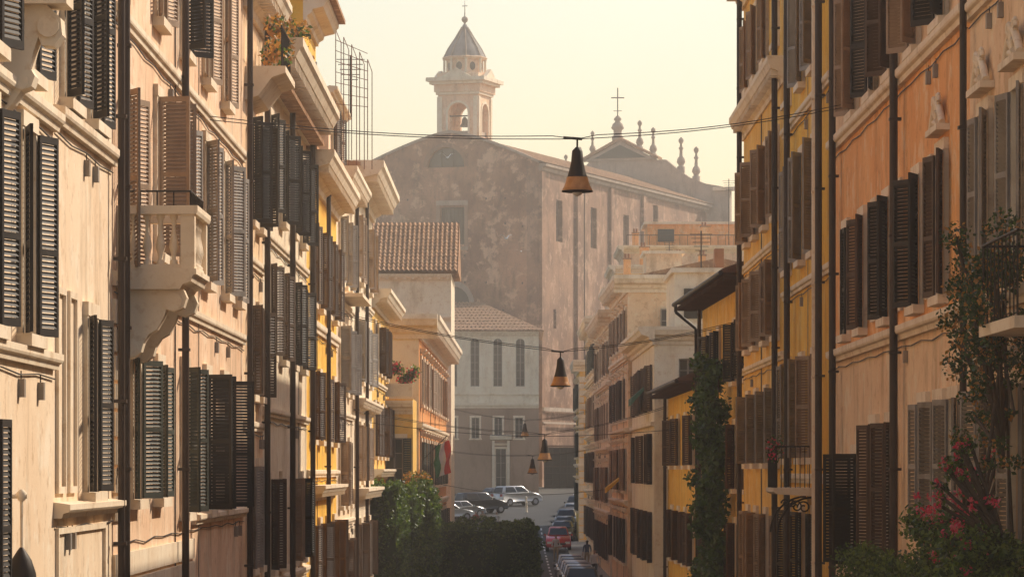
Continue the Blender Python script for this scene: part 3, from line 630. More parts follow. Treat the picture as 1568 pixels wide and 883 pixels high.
for o in so: sash(g,S,*o,rev=.6)
t.prism(S,[(.003,31.2),(.3,31.3),(.4,31.6),(.75,31.7),(.8,31.95),(.003,31.95)],0,S.L,'grey_stone')
for aa in (0.001,12.6,25.2,38): t.box(S,aa,aa+1.1,.003,.35,-8,31.19,'old_brick_shaded')
t.box(S,.0,30,.36,.6,6.2,6.6,'grey_stone'); t.box(S,0,30,.36,.5,4.9,5.1,'grey_stone')
t.tube(S.P(14.5,.5,-6),S.P(14.5,.5,31.5),.06,'iron')
w.poly([G.P(0,0,-8),G.P(0,-67,-8),G.P(0,-67,32),G.P(0,0,32)],'old_brick')
r=MB()
o=S.P(-.2,.85,32.0); eu=S.t*(S.L+.3); ev=-S.n*(H+.85)+Vector((0,0,zA-ze+.15))
tile_roof(r,o,eu,ev,'roof_tile',.45,8,.07,3)
r.poly([G.P(H,0,zA),G.P(H,-67,zA),G.P(0,-67,ze),G.P(0,0,ze)],'roof_tile')
w.build('brick_walls',CH,False); g.build('church_windows',CH); t.build('stone_trim',CH); r.build('tiled_roof',CH)
# bell tower
BT=empty('bell_tower',(-5.5,413,33)); b_=MB(); tm='peach_plaster'; tt='pale_plaster'
ct=Vector((-5.5,413,0)); tx=G.t; ty=-G.n
def TP(u,v,z): return ct+tx*u+ty*v+Vector((0,0,z))
hw=2.25
b_.obox(TP(-hw,-hw,30),tx*2*hw,ty*2*hw,Vector((0,0,5.7)),tm)
for k in range(4):
    ang=k*math.pi/2; n2=Matrix.Rotation(ang,3,'Z')@(-ty); t2=Matrix.Rotation(ang,3,'Z')@tx
    c=ct+n2*hw-t2*hw; f=Fr(c,c+t2,'L')
    aw=1.1; mid=hw; zs=38.2; zb_=35.7; zt_=40.2
    L_=2*hw
    e0=0.0 if k%2==0 else .45; e1=L_-e0
    prof=[(e0,zb_),(mid-aw,zb_),(mid-aw,zs)]+[(mid-aw*math.cos(math.pi*q/12),zs+aw*math.sin(math.pi*q/12)) for q in range(1,12)]+[(mid+aw,zs),(mid+aw,zb_),(e1,zb_),(e1,zt_),(e0,zt_)]
    b_.plate(f,prof,-.45,0,tm)
    for a in (.03,L_-.48): b_.box(f,a,a+.45,.003,.14,35.2,40.0,tt)
    for a in (mid-aw-.24,mid+aw+.02): b_.box(f,a,a+.22,.003,.1,35.7,38.2,tt)
    for q in range(12):
        a1=math.pi*q/12;a2=math.pi*(q+1)/12
        b_.plate(f,[(mid+rr*math.cos(A),zs+rr*math.sin(A)) for rr,A in ((aw+.02,a1),(aw+.26,a1),(aw+.26,a2),(aw+.02,a2))],.003,.1,tt)
    b_.plate(f,[(.5,42.02),(L_-.5,42.02),(mid,43.0)],.3,.75,tt)
    b_.box(f,mid-aw,mid+aw,-.3,-.18,35.72,36.3,'grey_stone')
def sq(h,z0,z1,m): b_.obox(TP(-h,-h,z0),tx*2*h,ty*2*h,Vector((0,0,z1-z0)),m)
sq(hw+.2,40.2,40.5,tt); sq(hw+.35,40.5,41.3,tm); sq(hw+.75,41.3,41.6,tt); sq(hw+1.05,41.6,42.0,tt); sq(hw+.1,42.0,42.5,tm)
rot=math.atan2(tx.y,tx.x)
b_.lathe(ct+Vector((0,0,42.5)),[(2.35,0),(2.35,.2),(2.0,.25),(2.0,1.5),(2.3,1.6),(2.45,1.8),(2.3,1.9)],tm,8,rot+math.pi/8)
for k in range(8):
    a=rot+k*math.pi/4; d=Vector((math.cos(a),math.sin(a),0)); p=ct+d*1.86+Vector((0,0,43.3)); u=Vector((-d.y,d.x,0))
    b_.poly([p+(u*math.cos(q)*.33+Vector((0,0,1))*math.sin(q)*.45) +d*.03 for q in [i*6.283/12 for i in range(12)]],'glass_dark')
    b_.lathe(ct+Vector((math.cos(a+math.pi/8)*2.2,math.sin(a+math.pi/8)*2.2,42.55)),[(.2,0),(.2,.15),(.13,.2),(.13,1.4),(.22,1.6)],tt,8)
DOME=[(2.2,0),(2.05,.3),(1.75,.9),(1.35,1.5),(.95,2.1),(.6,2.7),(.36,3.1),(.45,3.2),(.28,3.3),(.2,3.5)]
b_.lathe(ct+Vector((0,0,44.4)),DOME,'lead_dome',16,rot)
for k in range(8):
    a=rot+(k+.5)*math.pi/4; d=Vector((math.cos(a),math.sin(a),0))
    b_.path([ct+d*(rr+.04)+Vector((0,0,44.4+zz)) for rr,zz in DOME[:7]],.07,'grey_stone')
b_.lathe(ct+Vector((0,0,47.9)),[(.1,0),(.12,.2),(.3,.35),(.36,.55),(.3,.75),(.08,.9),(.05,1.5),(.02,2.6)],'grey_stone',12)
b_.tube(TP(-.3,0,49.9),TP(.3,0,49.9),.04,'iron')
b_.lathe(ct+Vector((0,0,36.9)),[(.55,0),(.5,.1),(.36,.4),(.3,.8),(.18,1.0),(.05,1.1)],'bronze',16); b_.tube(TP(-hw+.3,0,38.1),TP(hw-.3,0,38.1),.08,'iron')
b_.build('tower_body',BT)
# far facade with pinnacles
FF=empty('church_facade',(14,467,0)); F=MB()
far=Fr(G.P(H,-67,0)-G.t*9,G.P(H,-67,0)+G.t*12.6,'L')
prof=[(0,0),(21.6,0),(21.6,33.6),(20.6,34.2),(18.5,34.6),(16.5,35.4),(14.8,36.6),(13.6,37.6),(4,37.6),(2.6,36.2),(0,35.4)]
F.plate(far,prof,-.5,.5,'grey_stone'); F.box(far,19.6,22.6,-.7,.9,33.7,34.1,'trim_stone')
F.plate(far,[(3.4,37.62),(12.4,37.62),(7.9,40.0)],-.7,.7,'grey_stone'); F.plate(far,[(4.6,37.9),(11.2,37.9),(7.9,39.5)],.71,.78,'shutter_green'); 
F.plate(far,[(3.0,37.62),(7.9,40.05),(12.8,37.62),(12.8,37.95),(7.9,40.45),(3.0,37.95)],-.8,.9,'roof_tile')
PIN=[(.45,0),(.45,.7),(.3,.75),(.3,.9),(.5,1.2),(.42,1.6),(.2,1.9),(.16,2.6),(.3,2.8),(.16,3.0),(.12,3.3),(.3,3.6),(.28,3.85),(.05,4.1)]
for a,z,s_ in ((2.6,36.6,.75),(4.2,38.3,.8),(10.2,38.8,.95),(11.9,37.9,.95),(15.4,36.2,1.05),(17.3,35.0,1.05),(.8,35.5,.8),(-1,34.9,.8)):
    F.lathe(far.P(a,0,z-.2),[(r_*s_,zz*s_) for r_,zz in PIN],'grey_stone',10)
cp=far.P(7.4,0,40.1); F.lathe(cp,[(.7,0),(.7,.5),(.5,.6),(.5,1.2),(.8,1.5),(.6,2),(.3,2.3),(.5,2.6),(.15,3)],'grey_stone',12)
F.tube(cp+Vector((0,0,2.9)),cp+Vector((0,0,6.4)),.07,'iron'); F.tube(cp+Vector((-.8,0,5.2)),cp+Vector((.8,0,5.2)),.07,'iron')
for a in (1.2,3.2): F.tube(cp+Vector((-.5,0,3.6)),cp+Vector((.5,0,3.6)),.04,'iron')
F.build('facade_wall',FF)
# choir wing with arched windows
B=Building('church_choir',(-12,370),(2.2,370),'L',-5,13.4,'pale_plaster',roof=False,depth=29,zones=[(6.1,'brown_plaster'),(30,'pale_plaster')])
B.bays([-8.3,-6.1,-3.95,-1.75,.42],8.1,12.7,.85,None,sur=False,arch=True,bars=5,sill=False,rev=.24); B.bays([-8.3,-6.1,-3.9,-1.7,.3],3.1,5.1,.75,None)
B.bays([-1.45],-2,2.1,1.0,None,hood='flat'); B.band(6.0,6.5,.25); B.cornice(12.9,.4,.6); B.band(7.2,7.4,.1)
fr=B.fr
for x0 in (-7.2,-5.0,-2.85,-.65,1.5): a=B.a(x0); B.x.box(fr,a-.14,a+.14,.003,.07,7.45,12.85,'trim_stone')
for a in (10.55-.85,10.55+.6): B.x.box(fr,a,a+.25,.08,.3,-2,2.9,'travertine')
B.x.prism(fr,[(.003,2.9),(.5,3.0),(.6,3.3),(.003,3.45)],9.5,11.6,'travertine')
o=Vector((-12.5,369.4,13.5)); tile_roof(B.r,o,Vector((15.2,0,0)),Vector((0,30,4.0)),'roof_tile',.4,10,.06,3,clip=lambda v:(0,1-.42*v))
B.r.poly([(2.7,369.4,13.45),(2.7,400,13.45),(-3.5,399,17.3)],'roof_tile')
B.r.box(fr,-.3,fr.L+.5,-.2,.55,13.37,13.47,'roof_tile')
B.finish()
# scaffolding at the foot of church
sce=empty('scaffolding',(4,396,-2)); s_=MB()
for i in range(7):
    for j in range(2): s_.tube((3.0+i*.75,394+j*1.2,-2.2),(3.0+i*.75,394+j*1.2,2.4),.05,'iron',5)
for k in range(7):
    for j in range(2): s_.tube((2.9,394+j*1.2,-1.6+k*.65),(7.6,394+j*1.2,-1.6+k*.65),.04,'iron',5)
for k in range(3): s_.wbox(2.9,7.6,394,395.2,-1.0+k*1.4,-.94+k*1.4,'shutter_brown')
s_.wbox(2.9,7.7,393.8,396,2.45,2.6,'roof_tile_dark'); s_.wbox(2.9,7.6,396,396.1,-2.2,2.4,'shutter_black'); s_.build('scaffold_frame',sce)

# ------------------------------------------------------------------ foliage
def leafmesh(pts,name,mats,size,parent=None):
    mb=MB()
    for p in pts:
        s0=size*R.uniform(.6,1.3); u=Vector((R.gauss(0,1),R.gauss(0,1),R.gauss(0,1))).normalized(); v=u.orthogonal().normalized(); v=(Matrix.Rotation(R.uniform(0,6.28),3,u)@v)
        q=u.cross(v)*.6
        mb.poly([p-v*s0*.5,p+q*s0*.5,p+v*s0*.5,p-q*s0*.5],R.choice(mats))
    return mb.build(name,parent,False)
def hedge(name,boxes,dens=170,size=.17,mats=('leaf_dark','leaf_mid','leaf_mid','leaf_light')):
    e=empty(name,(boxes[0][0],boxes[0][2],boxes[0][4])); core=MB(); P=[]
    for (x0,x1,y0,y1,z0,z1) in boxes:
        core.wbox(x0+.2,x1-.2,y0+.2,y1-.2,z0,z1-.2,'leaf_dark')
        for ax,area in (('f',(x1-x0)*(z1-z0)),('l',(y1-y0)*(z1-z0)),('r',(y1-y0)*(z1-z0)),('t',(x1-x0)*(y1-y0))):
            for _ in range(int(area*dens)):
                x=R.uniform(x0,x1);y=R.uniform(y0,y1);z=R.uniform(z0,z1)
                if ax=='f': y=y0
                elif ax=='l': x=x0
                elif ax=='r': x=x1
                else: z=z1
                n=noise.noise(Vector((x*1.1,y*1.1,z*.7)))*.5+noise.noise(Vector((x*3,y*3,z*2)))*.3
                if noise.noise(Vector((x*2.3+9,y*2.3,z*1.6)))<-.3: continue
                c=Vector(((x0+x1)/2,(y0+y1)/2,(z0+z1)/2)); p=Vector((x,y,z)); d=Vector((x-c.x if ax in'lr' else 0,y-c.y if ax=='f' else 0,z-c.z if ax=='t' else 0)); 
                if d.length>0: d.normalize()
                P.append(p+d*(n+R.uniform(-.12,.1)))
    core.build('hedge_core',e); leafmesh(P,'leaves',mats,size,e); return e
HM=('leaf_dark','leaf_mid','leaf_light','leaf_mid')
hedge('ivy_hedge',[(-6.4,-4.75,158,163,-6,-.6),(-4.8,-4.2,163,166,-6,-1.0)],260,.16,HM)
hedge('ivy_hedge',[(-4.65,-3.65,166,172,-6,-.75)],260,.16,HM)
hedge('ivy_hedge',[(-3.8,.9,188,192,-6.2,-2.75)],dens=300,size=.16,mats=HM)
def clumps(name,cl,mats,size=.12,stems=None,n=260):
    e=empty(name,cl[0][0]); P=[]
    for c,r_ in cl:
        for _ in range(int(n*(r_**2)/.12)):
            d=Vector((R.gauss(0,1),R.gauss(0,1),R.gauss(0,1))); d=d.normalized()*(r_*R.uniform(.3,1.15))
            P.append(Vector(c)+d)
    leafmesh(P,'leaves',mats,size,e)
    if stems:
        m_=MB()
        for st in stems:
            for i in range(len(st)-1): m_.tube(st[i],st[i+1],.026-.016*i/len(st),'bark')
        m_.build('stems',e)
    return e
cl=[]
for k in range(34):
    for _ in range(2): cl.append(((6.45+R.uniform(-.3,.4),127+R.uniform(-1.5,3.5),-5+k*.26),.36+R.uniform(-.1,.15)))
clumps('climbing_ivy',cl,('leaf_dark','leaf_mid','leaf_mid'),.2,[[(6.7,127,-5.2),(6.6,127.4,-1),(6.7,127,3)]],110)
GL=('leaf_dark','leaf_mid','leaf_dark','leaf_light','leaf_light','leaf_mid')
cl=[((6.35+R.uniform(-.45,.4),R.uniform(50,57),R.uniform(-1.7,-.75)),R.uniform(.14,.3)) for _ in range(52)]+[((6.45+R.uniform(-.3,.2),R.uniform(57,72),R.uniform(-2.3,-1.5)),R.uniform(.2,.36)) for _ in range(44)]
st=[[(6.5,53,-3),(6.4,53.2,-1.5),(6.2,53,-.6),(6.3,52.8,.0)],[(6.6,55,-3),(6.5,55,-1.2),(6.7,55.3,-.2)],[(6.5,62,-3.2),(6.4,63,-1.6)],[(6.6,50,-2.8),(6.5,51,-1),(6.1,51.4,-.1)]]
fl=[]
for s0 in st[:2]+st[3:]:
    for _ in range(14):
        p=Vector(s0[-1])+Vector((R.uniform(-.45,.45),R.uniform(-.6,.6),R.uniform(-.9,.55))); cl.append((tuple(p),R.uniform(.07,.13))); fl.append((tuple(p+Vector((-.05,-.05,.04))),.07)); st=st+[[s0[-2],tuple(p)]]
fl+= [((6.15+R.uniform(-.35,.3),R.uniform(50,56),R.uniform(-1.35,-.3)),R.uniform(.05,.12)) for _ in range(40)]
clumps('bougainvillea',cl,GL,.085,st,420); clumps('bougainvillea_flowers',fl,('flower_red','flower_red','flower_pink'),.06,None,500)
cl=[((6.3+R.uniform(-.4,.5),R.uniform(49.5,54),2.3+R.gauss(0,.5)),R.uniform(.08,.26)) for _ in range(52)]+[((6.5+R.uniform(-.3,.3),R.uniform(50,55),R.uniform(.1,2)),R.uniform(.05,.17)) for _ in range(50)]
st=[[(6.8,52,-2.5),(6.7,52.2,0),(6.6,52,2.3)]]+[[(6.6,52,R.uniform(0,2)),tuple(Vector(c[0]))] for c in cl[::4]]
clumps('climbing_vine',cl,('leaf_dark','leaf_dark','leaf_dark','leaf_mid','leaf_dry'),.075,st,430)
clumps('rooftop_plant',[((-5.4,86+k*.7,9.5+R.uniform(-.2,.5)),.3) for k in range(5)],('leaf_dry','leaf_mid','leaf_dry'),.13)
clumps('rooftop_plant',[((-5.9+R.uniform(-.3,.3),96+k*.9,10.6+R.uniform(-.2,.7)),.42) for k in range(6)],('leaf_dry','leaf_mid','leaf_dry','leaf_dark'),.14)
clumps('terrace_plant',[((-5.7+k*.25,177.2,4.1+R.uniform(0,.9)),.32) for k in range(5)],('leaf_mid','leaf_dark','flower_red','leaf_light'),.14)
clumps('terrace_plant',[((-4.5+R.uniform(-.5,.5),170+k*.5,-.5+R.uniform(-.1,.25)),.3) for k in range(6)],('leaf_dry','leaf_dry','leaf_mid'),.14)
clumps('flower_pot_plant',[((6.05,89.6,.62),.22),((6.1,90.1,.5),.2),((6.0,89.5,.35),.16)],('leaf_dark','leaf_mid','flower_red'),.08)
clumps('terrace_plant',[((9.2+k*.7,170,6.5+R.uniform(-.1,.3)),.3) for k in range(4)],('leaf_mid','leaf_dry'),.14)

# ------------------------------------------------------------------ hanging lamps, cables
def lamp(x,y,z,zl,zrt,s=1,yl=None):
    e=empty('hanging_street_lamp',(x,y,z)); m_=MB()
    m_.lathe((x,y,z-.62*s),[(.2*s,0),(.17*s,.1*s),(.125*s,.3*s),(.105*s,.52*s),(.07*s,.56*s),(.03*s,.6*s)],'iron',20)
    m_.tube((x,y,z-.05*s),(x,y,z+.14*s),.02,'iron')
    m_.lathe((x,y,z-.90*s),[(.305*s,0),(.3*s,.03*s),(.27*s,.08*s),(.235*s,.17*s),(.205*s,.28*s)],'lamp_shade_amber',24)
    m_.lathe((x,y,z-.93*s),[(.26*s,0),(.315*s,.01*s),(.315*s,.035*s),(.3*s,.04*s)],'iron',24)
    m_.lathe((x,y,z-1.0*s),[(.03*s,0),(.09*s,.03*s),(.1*s,.07*s)],'head_light',12)
    zc=z+.14*s; m_.tube((x-.28,y,zc+.03),(x+.1,y,zc),.028,'iron')
    xl=-5.9 if y<182 else -4.6; xr=lerp(y,RW)-.05; yl=y if yl is None else yl
    for (xe,ze_,ye) in ((xl,zl,yl),(xr,zrt,y+2)):
        for off in (0,.07):
            pts=[]
            for k in range(15):
                t_=k/14; sag=-.25*math.sin(math.pi*t_)*(1+off*3)
                pts.append(Vector((x+(xe-x)*t_,y+(ye-y)*t_,zc+(ze_-zc)*t_+sag*(.5)+off*(t_>0))))
            m_.path(pts,.009 if y<100 else .011,'iron',5)
    m_.build('lamp_and_cable',e)
lamp(1.23,77,6.5,6.75,7.5,1.0,74)
lamp(1.37,118,3.5,4.9,4.6,1.0)
lamp(1.2,160,1.35,2.3,2.6,1.0)
lamp(.6,258,3.2,4.2,4,1.0)
lamp(1.0,232,.75,1.2,1.4,1.0)
e=empty('wall_lamp',(-5.85,45,-.5)); m_=MB()
m_.lathe((-5.82,45.2,-1.6),[(.2,0),(.19,.2),(.17,.4),(.12,.55),(.05,.66),(.02,.7)],'iron',20); m_.tube((-5.82,45.2,-.92),(-5.82,45.2,-.3),.02,'trim_stone'); m_.tube((-6,45.2,-.3),(-5.75,45.2,-.3),.03,'trim_stone'); m_.lathe((-5.82,45.2,-.36),[(.03,0),(.06,.04),(.06,.1),(.02,.14)],'trim_stone',10); m_.build('lamp_body',e)
def cable(p,q,sag,r_=.01):
    m_=MB(); p=Vector(p);q=Vector(q)
    m_.path([p+(q-p)*(k/24)+Vector((0,0,-sag*math.sin(math.pi*k/24))) for k in range(25)],r_,'iron',5); return m_
cable((-5.9,150,1.9),(6.2,150,1.6),.4,.012).build('overhead_cable'); cable((-4.5,200,-.6),(5.3,200,-.9),.5,.012).build('overhead_cable')
e=empty('rooftop_trellis',(-5.6,131,12.7)); m_=MB()
for i in range(5):
    for y in (130,134): m_.tube((-6.1+i*.27,y,10.5),(-6.1+i*.27,y,14.9-.25*i),.016,'rust_metal',5)
for k in range(7):
    for y in (130,): m_.tube((-6.1,y,12.4+k*.36),(-5.02,y,12.3+k*.3),.012,'rust_metal',5)
for i in range(5): m_.tube((-6.1+i*.27,130,14.9-.25*i),(-6.1+i*.27,134,14.9-.25*i),.014,'rust_metal',5)
m_.build('trellis_bars',e)
def aerial(x,y,z,h):
    m_=MB(); m_.tube((x,y,z),(x,y,z+h),.03,'iron')
    for k in range(5): m_.tube((x-.5+.06*k,y,z+h-.15-k*.18),(x+.5-.06*k,y,z+h-.15-k*.18),.018,'iron',4)
    m_.build('tv_aerial')
aerial(16.8,303,17.6,5.4); aerial(17.8,303,17.6,2.2); aerial(11.5,288,15,2.4); aerial(-5.9,137,12.6,2.2); aerial(8.2,170,8.8,1.8)
def flag(x,y,z):
    e=empty('italian_flag',(x,y,z)); m_=MB(); m_.tube((x-.95,y,z-.3),(x+.3,y,z+.95),.025,'iron')
    for c,mm in enumerate(('flag_green','flag_white','flag_red')):
        for k in range(8):
            for j in range(3):
                def F_(i,kk): 
                    u=(c*3+i)/9; return Vector((x-.3+.75*u+.05*math.sin(kk*1.1+u*5),y+.12*math.sin(kk*.9+u*9),z+.45-kk*.2+u*.3))
                m_.poly([F_(j,k),F_(j+1,k),F_(j+1,k+1),F_(j,k+1)],mm,True)
    m_.build('flag_cloth',e,False)
flag(-3.65,187,.75)
m_=MB(); f=Fr((5.5,196),(5.5,200),'R'); m_.prism(f,[(0,-.2),(.9,-.9),(.9,-1.15),(0,-.3)],0,3,'awning_yellow'); m_.build('yellow_awning')
m_=MB(); f=Fr((5.9,170),(5.9,176),'R'); m_.prism(f,[(0,3.9),(.8,3.2),(.8,2.9),(0,3.8)],0,4,'awning_green'); m_.build('green_awning')

# ------------------------------------------------------------------ cars
def car(name,x,y,head,paint,suv=False,s=1.0):
    z=zr(y)+.01; e=empty(name,(x,y,z)); 
    slope=math.atan2(zr(y+2)-zr(y-2),4)*math.cos(math.radians(head))
    Mx=Matrix.Translation((x,y,z))@Matrix.Rotation(math.radians(-head),4,'Z')@Matrix.Rotation(slope,4,'X')@Matrix.Scale(s,4)
    h=.14 if suv else 0
    bm=bmesh.new()
    prof=[(-2.0,.32),(-2.08,.5),(-2.06,.78),(-1.96,.95+h),(.85,.96+h),(1.5,.88+h),(1.95,.74+h*.6),(2.08,.58),(2.06,.32)]
    def ext(pr,w0,w1):
        A=[bm.verts.new((-w0,a,b)) for a,b in pr]; B_=[bm.verts.new((w0,a,b)) for a,b in pr]; n=len(pr)
        bm.faces.new(A); bm.faces.new(B_[::-1])
        for i in range(n): bm.faces.new((A[i],A[(i+1)%n],B_[(i+1)%n],B_[i]))
    ext(prof,.86,.86)
    bmesh.ops.bevel(bm,geom=bm.edges[:],offset=.07,segments=2,affect='EDGES')
    me=bpy.data.meshes.new('body'); 
    b0=[(-.76,-1.98 if suv else -1.9),(.76,-1.98 if suv else -1.9),(.76,.95),(-.76,.95)]; t0=[(-.6,-1.75 if suv else -1.4),(.6,-1.75 if suv else -1.4),(.6,.2),(-.6,.2)]
    zb_=.93+h; zt_=1.44+h*1.6
    bm2=bmesh.new(); vb=[bm2.verts.new((a,b,zb_)) for a,b in b0]; vt=[bm2.verts.new((a,b,zt_)) for a,b in t0]
    bm2.faces.new(vb[::-1]); bm2.faces.new(vt)
    for i in range(4): bm2.faces.new((vb[i],vb[(i+1)%4],vt[(i+1)%4],vt[i]))
    bmesh.ops.bevel(bm2,geom=bm2.edges[:],offset=.05,segments=2,affect='EDGES')
    tmp=bpy.data.meshes.new('t'); bm2.to_mesh(tmp); bm.from_mesh(tmp); bm2.free()
    for f_ in bm.faces: f_.smooth=True
    bm.transform(Mx); bm.to_mesh(me); bm.free(); me.materials.append(M[paint]); ob=bpy.data.objects.new('body',me); COL.objects.link(ob); ob.parent=e; ob.matrix_parent_inverse=Matrix.Translation(-e.location)
    m_=MB(); V=lambda a,b,c:Mx@Vector((a,b,c))
    def glass(i,m0=.1,m1=.12,v0=.1,v1=.86):
        A=Vector((*b0[i],zb_));B_=Vector((*b0[(i+1)%4],zb_));C=Vector((*t0[(i+1)%4],zt_));D=Vector((*t0[i],zt_))
        n=(B_-A).cross(D-A).normalized()*.012
        def pt(u,v): return (A.lerp(B_,u)).lerp(D.lerp(C,u),v)+n
        return pt
    for i in range(4):
        pt=glass(i)
        segs=[(.06,.94)] if i in (0,2) else [(.1,.5),(.54,.93)]
        for u0,u1 in segs: m_.poly([Mx@pt(u0,.12),Mx@pt(u1,.12),Mx@pt(u1,.87),Mx@pt(u0,.87)],'glass_dark')
    for sx in (-1,1):
        for sy in (-1.3,1.32):
            m_.tube(V(sx*.66,sy,.32),V(sx*.875,sy,.32),.32*s,'rubber',18); m_.tube(V(sx*.87,sy,.32),V(sx*.885,sy,.32),.19*s,'paint_silver',12)
        m_.obox(V(sx*.66-.14,-2.1,.68+h),(V(.28,0,0)-V(0,0,0)),(V(0,.06,0)-V(0,0,0)),(V(0,0,.2)-V(0,0,0)),'tail_light')
        m_.obox(V(sx*.62-.17,2.0,.56),(V(.34,0,0)-V(0,0,0)),(V(0,.09,0)-V(0,0,0)),(V(0,0,.16)-V(0,0,0)),'head_light')
        m_.obox(V(sx*.93-.07,.62,.95+h),(V(.14,0,0)-V(0,0,0)),(V(0,.12,0)-V(0,0,0)),(V(0,0,.12)-V(0,0,0)),paint)
    m_.obox(V(-.26,-2.115,.52),(V(.52,0,0)-V(0,0,0)),(V(0,.03,0)-V(0,0,0)),(V(0,0,.12)-V(0,0,0)),'cloth_white'); m_.obox(V(-.26,2.09,.38),(V(.52,0,0)-V(0,0,0)),(V(0,.03,0)-V(0,0,0)),(V(0,0,.12)-V(0,0,0)),'cloth_white')
    m_.obox(V(-.8,-2.1,.3),(V(1.6,0,0)-V(0,0,0)),(V(0,.06,0)-V(0,0,0)),(V(0,0,.14)-V(0,0,0)),'rubber'); m_.obox(V(-.5,2.07,.5),(V(1.0,0,0)-V(0,0,0)),(V(0,.03,0)-V(0,0,0)),(V(0,0,.12)-V(0,0,0)),'rubber')
    m_.build('trim_glass_wheels',e)
pc=['paint_dark','paint_silver','paint_grey','paint_white','paint_dark','paint_silver','paint_grey']
for k,y in enumerate([176,182.2,188.4,194.6,201,207.4]): car('parked_car',2.95+.05*R.random(),y,180 if k%3 else 0,pc[k])
car('red_car',2.95,268,180,'paint_red',True)
for x,y,p,su in ((3.5,290,'paint_dark',0),(3.75,297,'paint_grey',0),(4.0,304,'paint_grey',1),(4.4,311,'paint_dark',0),(4.75,318,'paint_silver',0),(5.1,325,'paint_dark',1),(5.5,332,'paint_white',0),(5.9,339,'paint_silver',0)): car('parked_car',x,y,184,p,bool(su))
car('parked_car',-5.6,318,62,'paint_white'); car('parked_car',-4.6,322,50,'paint_silver'); car('parked_suv',-3.0,328,58,'paint_dark',True,1.1); car('parked_car',.1,340,55,'paint_white',True,1.05); car('parked_car',-1.2,345,58,'paint_grey')

# ------------------------------------------------------------------ people
def person(x,y,head,shirt,pants,step=.18,h=1.72,long_hair=False):
    z=zr(y)+.01; k=h/1.72
    J=dict(pel=(0,0,.95),wa=(0,.0,1.1),ch=(0,.01,1.3),ne=(0,0,1.46),hb=(0,.015,1.54),hm=(0,.025,1.63),ht=(0,.01,1.70),
      sl=(-.17,0,1.41),el=(-.24,-.04-step*.3,1.14),wl=(-.25,.06-step*.3,.9),hl=(-.25,.09-step*.3,.82),sr=(.17,0,1.41),er=(.24,-.04+step*.4,1.14),wr=(.25,.08+step*.5,.92),hr=(.25,.12+step*.5,.84),
      pl=(-.09,0,.9),kl=(-.1,.04+step*.6,.5),al=(-.1,step,.09),tl=(-.1,step+.16,.04),pr=(.09,0,.9),kr=(.1,.04-step*.1,.5),ar=(.1,-step,.11),tr=(.1,-step+.15,.04))
    rad=dict(pel=.125,wa=.115,ch=.14,ne=.052,hb=.07,hm=.092,ht=.06,sl=.062,el=.045,wl=.03,hl=.036,sr=.062,er=.045,wr=.03,hr=.036,pl=.092,kl=.06,al=.042,tl=.036,pr=.092,kr=.06,ar=.042,tr=.036)
    E=[('pel','wa'),('wa','ch'),('ch','ne'),('ne','hb'),('hb','hm'),('hm','ht'),('ch','sl'),('sl','el'),('el','wl'),('wl','hl'),('ch','sr'),('sr','er'),('er','wr'),('wr','hr'),('pel','pl'),('pl','kl'),('kl','al'),('al','tl'),('pel','pr'),('pr','kr'),('kr','ar'),('ar','tr')]
    for sd in 'lr':
        hx,hy,hz=J['h'+sd]
        for i in range(5):
            a=f'f{sd}{i}'; J[a]=(hx+(.01 if sd=='l' else -.01),hy-.03+.017*i,hz-.085+(.03 if i==4 else .005*abs(i-1.5))); rad[a]=.009; E.append(('h'+sd,a))
    keys=list(J); me=bpy.data.meshes.new('figure'); me.from_pydata([tuple(c*k for c in J[q]) for q in keys],[(keys.index(a),keys.index(b)) for a,b in E],[])
    ob=bpy.data.objects.new('pedestrian',me); COL.objects.link(ob)
    md=ob.modifiers.new('s','SKIN'); md.use_smooth_shade=True
    for i,q in enumerate(keys): me.skin_vertices[0].data[i].radius=(rad[q],rad[q]*(.8 if q in('ch','wa','pel') else 1)); 
    me.skin_vertices[0].data[0].use_root=True
    sb=ob.modifiers.new('d','SUBSURF'); sb.levels=1; sb.render_levels=1
    dg=bpy.context.evaluated_depsgraph_get(); nm=bpy.data.meshes.new_from_object(ob.evaluated_get(dg)); ob.modifiers.clear(); ob.data=nm
    nm.materials.clear()
    for q in ('skin','hair',shirt,pants,'rubber'): nm.materials.append(M[q])
    for p in nm.polygons:
        c=p.center; zz=c.z/k; i=2
        if zz>1.45: i=1 if (zz>1.655 or c.y<.0) else 0
        elif abs(c.x)>.2*k and zz<1.0: i=0
        elif zz<.1: i=4
        elif zz<.97: i=3
        p.material_index=i; p.use_smooth=True
    m_=MB(); m_.lathe((0,.112*k,1.6*k),[(.012,0),(.016,.012),(.004,.045)],'skin',6)
    for sx in (-1,1): m_.lathe((sx*.032*k,.095*k,1.635*k),[(.004,0),(.011,.006),(.004,.012)],'hair',6); m_.lathe((sx*.092*k,.015*k,1.6*k),[(.008,0),(.018,.02),(.018,.04),(.006,.055)],'skin',6)
    m_.poly([(-.022,.104*k,1.572*k),(.022,.104*k,1.572*k),(.018,.106*k,1.58*k),(-.018,.106*k,1.58*k)],'cloth_red')
    f_=m_.build('face'); f_.parent=ob
    ob.location=(x,y,z); ob.rotation_euler=(0,0,math.radians(head))
person(2.55,245,180,'cloth_white','cloth_tan'); person(-3.15,300,170,'cloth_red','cloth_dark'); person(-2.6,301,185,'cloth_tan','cloth_blue',.1); person(-1.5,299,200,'cloth_white','cloth_blue')
person(1.15,281,10,'cloth_dark','cloth_dark',.2); person(4.3,232,5,'cloth_blue','cloth_tan'); person(4.25,208,180,'cloth_white','cloth_dark')
for x,y in ((1.1,246),(1.15,252),(.9,330),(.9,338)):
    m_=MB(); m_.lathe((x,y,zr(y)),[(.14,0),(.14,.08),(.09,.12),(.085,.75),(.11,.8),(.1,.86),(.03,.95)],'travertine',12); m_.build('bollard')
